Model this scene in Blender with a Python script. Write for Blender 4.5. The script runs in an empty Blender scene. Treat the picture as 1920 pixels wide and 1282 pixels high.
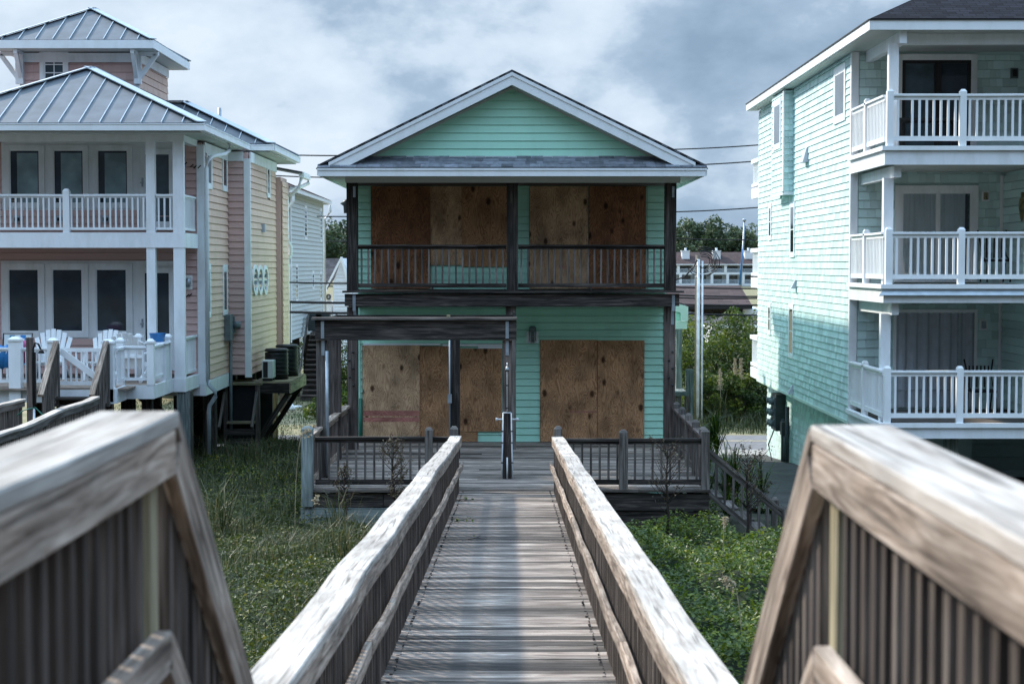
import bpy, math, random
import numpy as np
from mathutils import Vector, Matrix
random.seed(7); RNG = np.random.default_rng(7)
R = math.radians
scene = bpy.context.scene
COL = scene.collection
# ------------------------------------------------------------ camera
EYE = Vector((0.0, 0.0, 5.7)); FPX = 3200.0; HORIZON = 497.0
PITCH = math.atan((641.0 - HORIZON) / FPX)
cam_d = bpy.data.cameras.new('camera'); cam = bpy.data.objects.new('camera', cam_d); COL.objects.link(cam)
cam.location = EYE; cam.rotation_euler = (R(90) - PITCH, 0, 0)
cam_d.sensor_width = 36.0; cam_d.lens = FPX / 1920.0 * 36.0
cam_d.clip_start = 0.1; cam_d.clip_end = 6000
cam_d.dof.use_dof = True; cam_d.dof.focus_distance = 33.0; cam_d.dof.aperture_fstop = 5.0
scene.camera = cam
scene.view_settings.view_transform = 'Standard'; scene.view_settings.look = 'None'
scene.view_settings.exposure = 0.62; scene.view_settings.gamma = 1.0
# ------------------------------------------------------------ sun and sky
SUN_TRAVEL = Vector((1.0, -0.97, -0.95)).normalized()
sd = bpy.data.lights.new('sun', 'SUN'); sd.energy = 3.8; sd.angle = R(2.6); sd.color = (1.0, 0.91, 0.78)
sun = bpy.data.objects.new('sun', sd); COL.objects.link(sun)
sun.rotation_euler = SUN_TRAVEL.to_track_quat('-Z', 'Y').to_euler(); sun.location = (-30, 60, 40)
world = bpy.data.worlds.new("World"); scene.world = world; world.use_nodes = True
wt = world.node_tree; wt.nodes.clear()
def wn(t, **k):
    n = wt.nodes.new(t)
    for a, b in k.items(): setattr(n, a, b)
    return n
wl = wt.links.new
sky = wn('ShaderNodeTexSky', sky_type='NISHITA'); sky.sun_disc = False
to_sun = -SUN_TRAVEL
sky.sun_elevation = math.asin(to_sun.z); sky.sun_rotation = math.atan2(to_sun.x, to_sun.y)
bgA = wn('ShaderNodeBackground'); bgA.inputs[1].default_value = 0.08
wl(sky.outputs[0], bgA.inputs[0])
tc = wn('ShaderNodeTexCoord'); mp = wn('ShaderNodeMapping'); mp.inputs['Scale'].default_value = (1, 1, 1.7)
mp.inputs['Location'].default_value = (3.7, 1.2, 0.35)
wl(tc.outputs['Generated'], mp.inputs[0])
n1 = wn('ShaderNodeTexNoise'); n1.inputs['Scale'].default_value = 6.5; n1.inputs['Detail'].default_value = 9; n1.inputs['Roughness'].default_value = 0.55; n1.inputs['Distortion'].default_value = 0.12
n2 = wn('ShaderNodeTexNoise'); n2.inputs['Scale'].default_value = 2.3; n2.inputs['Detail'].default_value = 6; n2.inputs['Roughness'].default_value = 0.5
wl(mp.outputs[0], n1.inputs[0]); wl(mp.outputs[0], n2.inputs[0])
r1 = wn('ShaderNodeValToRGB'); cr = r1.color_ramp
cr.elements[0].position = 0.36; cr.elements[0].color = (0.185, 0.265, 0.365, 1)
cr.elements[1].position = 0.64; cr.elements[1].color = (0.51, 0.585, 0.665, 1)
e = cr.elements.new(0.47); e.color = (0.26, 0.35, 0.455, 1)
e = cr.elements.new(0.545); e.color = (0.42, 0.505, 0.60, 1)
# the low western part of the cloud deck is thinner and brighter than the eastern one
sep = wn('ShaderNodeSeparateXYZ'); wl(tc.outputs['Generated'], sep.inputs[0])
mx = wn('ShaderNodeMath', operation='MULTIPLY_ADD'); mx.inputs[1].default_value = -0.30; mx.inputs[2].default_value = 0.0
wl(sep.outputs[0], mx.inputs[0])
cl = wn('ShaderNodeClamp'); cl.inputs[1].default_value = -0.045; cl.inputs[2].default_value = 0.035; wl(mx.outputs[0], cl.inputs[0])
n3 = wn('ShaderNodeTexNoise'); n3.inputs['Scale'].default_value = 17; n3.inputs['Detail'].default_value = 7; n3.inputs['Roughness'].default_value = 0.55; wl(mp.outputs[0], n3.inputs[0])
mm_ = wn('ShaderNodeMix', data_type='FLOAT'); mm_.inputs[0].default_value = 0.32; wl(n1.outputs[0], mm_.inputs[2]); wl(n3.outputs[0], mm_.inputs[3])
ad = wn('ShaderNodeMath', operation='ADD'); wl(mm_.outputs[0], ad.inputs[0]); wl(cl.outputs[0], ad.inputs[1])
wl(ad.outputs[0], r1.inputs[0])
# unseen sky low behind the viewer, dimmed to darken the porches and pickets
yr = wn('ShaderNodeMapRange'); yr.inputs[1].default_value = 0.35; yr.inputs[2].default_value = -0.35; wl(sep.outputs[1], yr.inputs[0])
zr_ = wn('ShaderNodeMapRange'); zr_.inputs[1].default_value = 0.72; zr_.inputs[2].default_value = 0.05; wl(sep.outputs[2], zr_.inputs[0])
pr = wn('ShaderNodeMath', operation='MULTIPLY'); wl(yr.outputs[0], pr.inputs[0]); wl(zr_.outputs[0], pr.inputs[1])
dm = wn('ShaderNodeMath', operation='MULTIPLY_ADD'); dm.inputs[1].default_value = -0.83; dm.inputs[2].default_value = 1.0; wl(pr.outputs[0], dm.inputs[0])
ov = wn('ShaderNodeMapRange'); ov.inputs[1].default_value = 0.2; ov.inputs[2].default_value = 0.6; ov.inputs[3].default_value = 1.0; ov.inputs[4].default_value = 3.1; wl(sep.outputs[2], ov.inputs[0])  # unseen overhead sky boosted to brighten the white fascias
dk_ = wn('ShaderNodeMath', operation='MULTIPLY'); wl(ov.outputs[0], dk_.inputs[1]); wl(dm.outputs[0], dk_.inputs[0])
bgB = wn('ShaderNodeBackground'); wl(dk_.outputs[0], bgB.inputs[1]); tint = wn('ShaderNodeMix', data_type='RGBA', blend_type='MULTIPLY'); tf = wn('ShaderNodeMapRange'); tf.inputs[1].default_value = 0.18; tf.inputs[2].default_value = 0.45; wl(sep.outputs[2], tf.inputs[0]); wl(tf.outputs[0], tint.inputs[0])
wl(r1.outputs[0], tint.inputs[6]); tint.inputs[7].default_value = (0.89, 1.0, 1.10, 1); wl(tint.outputs[2], bgB.inputs[0])  # unseen high sky tinted bluer to cool the shaded whites
r2 = wn('ShaderNodeValToRGB'); r2.color_ramp.elements[0].position = 0.12; r2.color_ramp.elements[1].position = 0.26
wl(n2.outputs[0], r2.inputs[0])
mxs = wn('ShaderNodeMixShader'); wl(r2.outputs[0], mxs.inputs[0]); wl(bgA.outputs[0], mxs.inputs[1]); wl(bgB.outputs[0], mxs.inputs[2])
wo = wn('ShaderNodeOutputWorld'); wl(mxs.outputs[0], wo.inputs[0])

# ------------------------------------------------------------ measuring helpers (photo pixels of a 1920 wide frame -> metres at a known depth)
CP, SP = math.cos(PITCH), math.sin(PITCH)
def ray(x, y): return Vector((x - 960.0, FPX * CP + (641.0 - y) * SP, -FPX * SP + (641.0 - y) * CP))
def at(x, y, Y):
    d = ray(x, y); return EYE + d * (Y / d.y)
def atx(x, y, X):
    d = ray(x, y); return EYE + d * (X / d.x)
def gz(x, y):     # height of the land
    ys = [-20, 5, 11, 17, 23, 28, 36, 42, 47, 50, 6000]
    zl = [3.2, 2.9, 2.15, 1.70, 1.45, 1.35, 1.40, 1.25, 0.5, 0.0, 0.0]
    zr = [3.2, 2.9, 2.15, 1.60, 1.25, 0.95, 0.80, 0.5, 0.2, 0.0, 0.0]
    a = np.interp(y, ys, zl); b = np.interp(y, ys, zr)
    t = np.clip((np.asarray(x) + 1.0) / 5.0, 0, 1)
    n = 0.07 * np.sin(np.asarray(x) * 0.9 + 1.3) * np.cos(np.asarray(y) * 0.7) * np.clip((48 - np.asarray(y)) / 10, 0, 1)
    return a * (1 - t) + b * t + n

# ------------------------------------------------------------ materials
MATS = {}
def newmat(name):
    m = bpy.data.materials.new(name); m.use_nodes = True
    nt = m.node_tree; b = nt.nodes['Principled BSDF']
    MATS[name] = m
    return m, nt, b
def nd(nt, t, **k):
    n = nt.nodes.new(t)
    for a, v in k.items():
        if a.startswith('i_'):
            key = a[2:].replace('_', ' ')
            n.inputs[key].default_value = v
        else: setattr(n, a, v)
    return n
def ramp(nt, stops):
    n = nt.nodes.new('ShaderNodeValToRGB'); c = n.color_ramp
    c.elements[0].position, c.elements[0].color = stops[0][0], (*stops[0][1], 1)
    c.elements[1].position, c.elements[1].color = stops[-1][0], (*stops[-1][1], 1)
    for p, q in stops[1:-1]:
        e = c.elements.new(p); e.color = (*q, 1)
    return n
def g3(v): return (v, v, v)
def coords(nt, scale, attr='grain', wobble=True):
    a = nd(nt, 'ShaderNodeAttribute', attribute_name=attr)
    oi = nd(nt, 'ShaderNodeObjectInfo')
    ge = nd(nt, 'ShaderNodeNewGeometry')
    s = nd(nt, 'ShaderNodeMath', operation='ADD'); nt.links.new(oi.outputs['Random'], s.inputs[0]); nt.links.new(ge.outputs['Random Per Island'], s.inputs[1])
    m = nd(nt, 'ShaderNodeMath', operation='MULTIPLY'); m.inputs[1].default_value = 37.0; nt.links.new(s.outputs[0], m.inputs[0])
    v = nd(nt, 'ShaderNodeVectorMath', operation='ADD'); nt.links.new(a.outputs['Vector'], v.inputs[0]); nt.links.new(m.outputs[0], v.inputs[1])
    mp = nd(nt, 'ShaderNodeMapping'); mp.inputs['Scale'].default_value = scale; nt.links.new(v.outputs[0], mp.inputs[0])
    return mp, s, a
def mul(nt, c1, c2, f=1.0):
    n = nd(nt, 'ShaderNodeMix', data_type='RGBA', blend_type='MULTIPLY'); n.inputs[0].default_value = f
    nt.links.new(c1, n.inputs[6]); nt.links.new(c2, n.inputs[7]); return n.outputs[2]
def wood(name, dark, mid, light, rough=0.8, vary=0.35, bump=0.4, gs=(1.3, 22, 22), blotch=0.45, crack=True):
    m, nt, b = newmat(name)
    mp, rnd, a = coords(nt, gs)
    n = nd(nt, 'ShaderNodeTexNoise', i_Scale=1.0, i_Detail=6.0, i_Roughness=0.6, i_Distortion=0.8); nt.links.new(mp.outputs[0], n.inputs[0])
    r = ramp(nt, [(0.30, dark), (0.48, mid), (0.70, light)]); nt.links.new(n.outputs[0], r.inputs[0])
    mp2 = nd(nt, 'ShaderNodeMapping'); mp2.inputs['Scale'].default_value = (0.9, 3.0, 3.0); nt.links.new(a.outputs['Vector'], mp2.inputs[0])
    n2 = nd(nt, 'ShaderNodeTexNoise', i_Scale=1.6, i_Detail=5.0); nt.links.new(mp2.outputs[0], n2.inputs[0])
    r2 = ramp(nt, [(0.3, g3(1 - blotch)), (0.65, g3(1.12))]); nt.links.new(n2.outputs[0], r2.inputs[0])
    c = mul(nt, r.outputs[0], r2.outputs[0])
    fr = nd(nt, 'ShaderNodeMath', operation='FRACT'); nt.links.new(rnd.outputs[0], fr.inputs[0])
    r3 = ramp(nt, [(0.0, g3(1 - vary)), (1.0, (1.0 + vary * .45, 1.0 + vary * .38, 1.0 + vary * .3))]); nt.links.new(fr.outputs[0], r3.inputs[0])
    c = mul(nt, c, r3.outputs[0])
    if crack:
        mp3 = nd(nt, 'ShaderNodeMapping'); mp3.inputs['Scale'].default_value = (1.1, 42, 42); nt.links.new(mp.inputs[0].links[0].from_socket, mp3.inputs[0])
        n4 = nd(nt, 'ShaderNodeTexNoise', i_Scale=1.0, i_Detail=2.0, i_Distortion=0.3); nt.links.new(mp3.outputs[0], n4.inputs[0])
        r4 = ramp(nt, [(0.34, g3(0.35)), (0.41, g3(1))]); nt.links.new(n4.outputs[0], r4.inputs[0])
        c = mul(nt, c, r4.outputs[0], 0.8)
    nt.links.new(c, b.inputs['Base Color'])
    b.inputs['Roughness'].default_value = rough; b.inputs['Specular IOR Level'].default_value = 0.25
    bp = nd(nt, 'ShaderNodeBump'); bp.inputs['Strength'].default_value = bump; bp.inputs['Distance'].default_value = 0.006
    nt.links.new(n.outputs[0], bp.inputs['Height']); nt.links.new(bp.outputs[0], b.inputs['Normal'])
    return m
def paint(name, col, rough=0.55, vary=0.08, dirt=0.12, dirtcol=(0.5, 0.5, 0.42), dscale=1.2, spec=0.35, streak=True):
    m, nt, b = newmat(name)
    g = nd(nt, 'ShaderNodeNewGeometry')
    mp = nd(nt, 'ShaderNodeMapping'); mp.inputs['Scale'].default_value = (dscale, dscale, dscale * (0.35 if streak else 1)); nt.links.new(g.outputs['Position'], mp.inputs[0])
    n = nd(nt, 'ShaderNodeTexNoise', i_Scale=2.5, i_Detail=7.0, i_Roughness=0.65); nt.links.new(mp.outputs[0], n.inputs[0])
    r = ramp(nt, [(0.45, (0, 0, 0)), (0.75, (1, 1, 1))]); nt.links.new(n.outputs[0], r.inputs[0])
    f = nd(nt, 'ShaderNodeMath', operation='MULTIPLY'); f.inputs[1].default_value = dirt; nt.links.new(r.outputs[0], f.inputs[0])
    mix = nd(nt, 'ShaderNodeMix', data_type='RGBA'); mix.inputs[6].default_value = (*col, 1)
    mix.inputs[7].default_value = (col[0] * dirtcol[0], col[1] * dirtcol[1], col[2] * dirtcol[2], 1); nt.links.new(f.outputs[0], mix.inputs[0])
    r3 = ramp(nt, [(0.0, g3(1 - vary)), (1.0, g3(1 + vary * .5))]); nt.links.new(g.outputs['Random Per Island'], r3.inputs[0])
    c = mul(nt, mix.outputs[2], r3.outputs[0])
    nt.links.new(c, b.inputs['Base Color']); b.inputs['Roughness'].default_value = rough; b.inputs['Specular IOR Level'].default_value = spec
    return m
def flat(name, col, rough=0.6, metal=0.0, spec=0.4, noise=0.25, nscale=6.0):
    m, nt, b = newmat(name)
    g = nd(nt, 'ShaderNodeNewGeometry')
    n = nd(nt, 'ShaderNodeTexNoise', i_Scale=nscale, i_Detail=5.0); nt.links.new(g.outputs['Position'], n.inputs[0])
    r = ramp(nt, [(0.3, tuple(c * (1 - noise) for c in col)), (0.7, tuple(min(1, c * (1 + noise * .5)) for c in col))]); nt.links.new(n.outputs[0], r.inputs[0])
    nt.links.new(r.outputs[0], b.inputs['Base Color'])
    b.inputs['Roughness'].default_value = rough; b.inputs['Metallic'].default_value = metal; b.inputs['Specular IOR Level'].default_value = spec
    return m
def leafmat(name, cols, rough=0.45, trans=0.3):
    m, nt, b = newmat(name)
    a = nd(nt, 'ShaderNodeAttribute', attribute_name='rnd')
    k = len(cols); r = ramp(nt, [(i / (k - 1), c) for i, c in enumerate(cols)]); nt.links.new(a.outputs['Fac'], r.inputs[0])
    nt.links.new(r.outputs[0], b.inputs['Base Color']); b.inputs['Roughness'].default_value = rough
    t = nd(nt, 'ShaderNodeBsdfTranslucent'); nt.links.new(r.outputs[0], t.inputs[0])
    mx = nd(nt, 'ShaderNodeMixShader'); mx.inputs[0].default_value = trans
    nt.links.new(b.outputs[0], mx.inputs[1]); nt.links.new(t.outputs[0], mx.inputs[2])
    nt.links.new(mx.outputs[0], nt.nodes['Material Output'].inputs[0])
    return m
def plywood(name, c1, c2, c3, knots=1.0):
    m, nt, b = newmat(name)
    mp, rnd, a = coords(nt, (1.1, 5.0, 5.0))
    n = nd(nt, 'ShaderNodeTexNoise', i_Scale=1.2, i_Detail=3.0, i_Roughness=0.45, i_Distortion=0.6); nt.links.new(mp.outputs[0], n.inputs[0])
    k = nd(nt, 'ShaderNodeMath', operation='MULTIPLY'); k.inputs[1].default_value = 120.0; nt.links.new(n.outputs[0], k.inputs[0])
    s = nd(nt, 'ShaderNodeMath', operation='SINE'); nt.links.new(k.outputs[0], s.inputs[0])
    r = ramp(nt, [(0.0, c1), (0.45, c2), (1.0, c3)])
    ma = nd(nt, 'ShaderNodeMapRange'); ma.inputs[1].default_value = -1; ma.inputs[2].default_value = 1; nt.links.new(s.outputs[0], ma.inputs[0])
    nt.links.new(ma.outputs[0], r.inputs[0])
    mp2 = nd(nt, 'ShaderNodeMapping'); mp2.inputs['Scale'].default_value = (1.2, 1.7, 1.7); nt.links.new(mp.inputs[0].links[0].from_socket, mp2.inputs[0])
    n2 = nd(nt, 'ShaderNodeTexNoise', i_Scale=1.5, i_Detail=4.0); nt.links.new(mp2.outputs[0], n2.inputs[0])
    r2 = ramp(nt, [(0.3, g3(0.55)), (0.6, g3(1.1))]); nt.links.new(n2.outputs[0], r2.inputs[0])
    c = mul(nt, r.outputs[0], r2.outputs[0])
    mp3 = nd(nt, 'ShaderNodeMapping'); mp3.inputs['Scale'].default_value = (1.9, 3.2, 0.01); nt.links.new(mp.inputs[0].links[0].from_socket, mp3.inputs[0])
    v = nd(nt, 'ShaderNodeTexVoronoi', i_Scale=1.0); nt.links.new(mp3.outputs[0], v.inputs[0])
    r4 = ramp(nt, [(0.075 * knots, (0.10, 0.06, 0.04)), (0.15 * knots, (1, 1, 1))]); nt.links.new(v.outputs['Distance'], r4.inputs[0])
    c = mul(nt, c, r4.outputs[0], 0.92)
    nt.links.new(c, b.inputs['Base Color']); b.inputs['Roughness'].default_value = 0.8; b.inputs['Specular IOR Level'].default_value = 0.2
    return m
def shingle_roof(name, col, vary=0.5, bw=0.3, bh=0.14):
    m, nt, b = newmat(name)
    a = nd(nt, 'ShaderNodeAttribute', attribute_name='grain')
    br = nd(nt, 'ShaderNodeTexBrick', offset=0.37); br.inputs['Scale'].default_value = 1.0
    br.inputs['Brick Width'].default_value = bw; br.inputs['Row Height'].default_value = bh; br.inputs['Mortar Size'].default_value = 0.008
    br.inputs['Color1'].default_value = (*[c * (1 - vary) for c in col], 1); br.inputs['Color2'].default_value = (*[c * (1 + vary) for c in col], 1)
    br.inputs['Mortar'].default_value = (*[c * .3 for c in col], 1)
    nt.links.new(a.outputs['Vector'], br.inputs['Vector'])
    n = nd(nt, 'ShaderNodeTexNoise', i_Scale=60.0, i_Detail=2.0); nt.links.new(a.outputs['Vector'], n.inputs[0])
    r = ramp(nt, [(0.3, g3(0.7)), (0.7, g3(1.2))]); nt.links.new(n.outputs[0], r.inputs[0])
    c = mul(nt, br.outputs[0], r.outputs[0])
    nt.links.new(c, b.inputs['Base Color']); b.inputs['Roughness'].default_value = 0.95; b.inputs['Specular IOR Level'].default_value = 0.12
    bp = nd(nt, 'ShaderNodeBump'); bp.inputs['Strength'].default_value = 0.6; bp.inputs['Distance'].default_value = 0.01
    nt.links.new(br.outputs[1], bp.inputs['Height']); bp.invert = True; nt.links.new(bp.outputs[0], b.inputs['Normal'])
    return m
def glass(name, col=(0.015, 0.02, 0.03), rough=0.04, curtain=None):
    m, nt, b = newmat(name)
    b.inputs['Roughness'].default_value = rough; b.inputs['Specular IOR Level'].default_value = 0.7
    g = nd(nt, 'ShaderNodeNewGeometry')
    n = nd(nt, 'ShaderNodeTexNoise', i_Scale=1.7, i_Detail=3.0); nt.links.new(g.outputs['Position'], n.inputs[0])
    r = ramp(nt, [(0.35, col), (0.7, tuple(c * 2.2 for c in col))]); nt.links.new(n.outputs[0], r.inputs[0])
    nt.links.new(r.outputs[0], b.inputs['Base Color'])
    return m

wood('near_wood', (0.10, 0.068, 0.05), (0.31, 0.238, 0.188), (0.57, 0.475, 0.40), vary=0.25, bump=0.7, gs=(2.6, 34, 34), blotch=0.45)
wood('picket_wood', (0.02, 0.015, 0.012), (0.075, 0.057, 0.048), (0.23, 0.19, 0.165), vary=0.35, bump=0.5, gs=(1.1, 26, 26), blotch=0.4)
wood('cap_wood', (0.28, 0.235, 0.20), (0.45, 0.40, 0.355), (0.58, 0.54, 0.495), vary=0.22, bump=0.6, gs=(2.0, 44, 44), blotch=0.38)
wood('deck_wood', (0.07, 0.055, 0.047), (0.24, 0.20, 0.178), (0.53, 0.48, 0.44), vary=0.8, bump=0.6, gs=(2.2, 34, 34), blotch=0.45)
wood('grey_wood', (0.05, 0.043, 0.039), (0.135, 0.118, 0.108), (0.26, 0.235, 0.215), vary=0.35)
wood('brown_wood', (0.045, 0.034, 0.03), (0.115, 0.09, 0.08), (0.21, 0.175, 0.16), vary=0.3)
wood('dark_wood', (0.010, 0.008, 0.007), (0.038, 0.031, 0.028), (0.135, 0.115, 0.105), vary=0.3)
wood('treated_wood', (0.10, 0.12, 0.12), (0.20, 0.235, 0.23), (0.33, 0.37, 0.36), vary=0.2)
wood('yellow_wood', (0.17, 0.14, 0.085), (0.29, 0.25, 0.16), (0.42, 0.37, 0.26), vary=0.25)
plywood('ply_dark', (0.15, 0.064, 0.033), (0.26, 0.118, 0.058), (0.32, 0.15, 0.077), 1.3)
plywood('ply_brown', (0.27, 0.13, 0.065), (0.42, 0.22, 0.112), (0.49, 0.275, 0.145), 1.3)
plywood('ply_tan', (0.38, 0.22, 0.125), (0.55, 0.35, 0.21), (0.61, 0.405, 0.25), 1.15)
plywood('ply_pink', (0.33, 0.125, 0.10), (0.44, 0.17, 0.135), (0.48, 0.21, 0.165), 0.3)
paint('mint', (0.43, 0.76, 0.61), vary=0.09, dirt=0.35, dirtcol=(0.75, 0.8, 0.75))
paint('mint_trim', (0.60, 0.74, 0.66), vary=0.03)
paint('white', (0.80, 0.82, 0.85), vary=0.08, dirt=0.5, dirtcol=(0.62, 0.62, 0.55), rough=0.45)
paint('white_clean', (0.84, 0.86, 0.88), vary=0.06, dirt=0.35, dirtcol=(0.65, 0.64, 0.56), rough=0.4)
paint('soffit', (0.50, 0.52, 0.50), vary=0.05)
paint('pink', (0.60, 0.40, 0.37), vary=0.06, dirt=0.2, dirtcol=(0.8, 0.8, 0.75))  # same paint as the side walls, its shade put into the colour
paint('pink_lit', (0.73, 0.49, 0.40), vary=0.08, dirt=0.5, dirtcol=(0.75, 0.80, 0.62), dscale=1.6)  # same paint as the front; bounced sunlight and mildew put into its colour
paint('aqua', (0.57, 0.735, 0.725), vary=0.22, dirt=0.4, dirtcol=(0.8, 0.9, 0.9))
paint('grey_siding', (0.56, 0.59, 0.57), vary=0.05)
paint('white_siding', (0.74, 0.76, 0.80), vary=0.05)
shingle_roof('roof_grey', (0.115, 0.125, 0.145), 0.35)
shingle_roof('roof_dark', (0.017, 0.018, 0.025), 0.4, 0.26, 0.13)
shingle_roof('roof_brown', (0.085, 0.06, 0.058), 0.2, 0.9, 0.4)
shingle_roof('roof_slate', (0.085, 0.08, 0.085), 0.25, 0.4, 0.2)
flat('seam_metal', (0.085, 0.10, 0.118), rough=0.5, metal=0.2, noise=0.3, nscale=2.2)
flat('flashing', (0.40, 0.45, 0.49), rough=0.4, metal=0.4, noise=0.15)
flat('galvanised', (0.34, 0.38, 0.42), rough=0.45, metal=0.6)
flat('pvc', (0.62, 0.65, 0.68), rough=0.4)
flat('black_metal', (0.012, 0.012, 0.014), rough=0.5)
flat('cable', (0.01, 0.01, 0.012), rough=0.7)
flat('asphalt', (0.16, 0.155, 0.16), rough=0.9, nscale=3.0)
flat('concrete', (0.33, 0.31, 0.29), rough=0.9, nscale=2.0)
flat('road_paint', (0.42, 0.34, 0.20), rough=0.8)
flat('sand_lawn', (0.15, 0.13, 0.065), rough=1.0, noise=0.5, nscale=1.5)
flat('dune_soil', (0.035, 0.042, 0.022), rough=1.0, noise=0.6, nscale=3.0)
flat('meter_grey', (0.13, 0.16, 0.17), rough=0.5)
flat('condenser_grille', (0.02, 0.02, 0.022), rough=0.5)
flat('dark_apron', (0.06, 0.06, 0.058), rough=0.9, nscale=2.0, noise=.4)
flat('meter_dark', (0.03, 0.042, 0.045), rough=0.5)
flat('hose_green', (0.02, 0.16, 0.11), rough=0.4)
flat('blue_plastic', (0.03, 0.20, 0.50), rough=0.4)
flat('teal_cloth', (0.10, 0.25, 0.38), rough=0.8)
flat('pink_cloth', (0.45, 0.12, 0.25), rough=0.8)
flat('bark', (0.06, 0.05, 0.042), rough=0.95, nscale=20)
flat('dead_bark', (0.035, 0.025, 0.02), rough=0.95)
flat('fish_paint', (0.16, 0.14, 0.05), rough=0.4, noise=0.7, nscale=9)
flat('interior', (0.01, 0.01, 0.012), rough=0.9)
flat('shutter', (0.42, 0.45, 0.50), rough=0.5, noise=0.1)
flat('curtain', (0.55, 0.63, 0.66), rough=0.7, noise=0.12, nscale=1)
flat('frame_black', (0.012, 0.011, 0.012), rough=0.4)
flat('pole_wood', (0.17, 0.14, 0.115), rough=0.9, nscale=12)
glass('glass_dark', (0.014, 0.022, 0.032)); glass('glass_blue', (0.035, 0.055, 0.07), 0.1); glass('glass_side', (0.006, 0.009, 0.013))
glass('glass_blind', (0.14, 0.20, 0.22), 0.10)
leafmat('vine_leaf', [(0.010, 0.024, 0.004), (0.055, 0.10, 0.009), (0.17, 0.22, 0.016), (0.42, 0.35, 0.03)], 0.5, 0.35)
leafmat('dune_leaf', [(0.018, 0.034, 0.007), (0.05, 0.072, 0.010), (0.125, 0.145, 0.016), (0.36, 0.26, 0.04)], 0.55, 0.35)
leafmat('grass_blade', [(0.011, 0.020, 0.005), (0.026, 0.042, 0.010), (0.06, 0.078, 0.022), (0.20, 0.17, 0.08)], 0.5, 0.3)
leafmat('bush_leaf', [(0.012, 0.03, 0.005), (0.04, 0.075, 0.008), (0.11, 0.15, 0.012), (0.24, 0.24, 0.02)], 0.6, 0.35)
leafmat('pine_leaf', [(0.022, 0.042, 0.024), (0.05, 0.08, 0.035), (0.085, 0.125, 0.05), (0.12, 0.16, 0.07)], 0.6, 0.2)
leafmat('dry_leaf', [(0.035, 0.022, 0.014), (0.07, 0.048, 0.028), (0.09, 0.075, 0.04), (0.05, 0.06, 0.025)], 0.7, 0.2)
leafmat('plume', [(0.30, 0.24, 0.15), (0.42, 0.35, 0.24), (0.5, 0.43, 0.3)], 0.8, 0.3)
M = MATS

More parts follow.
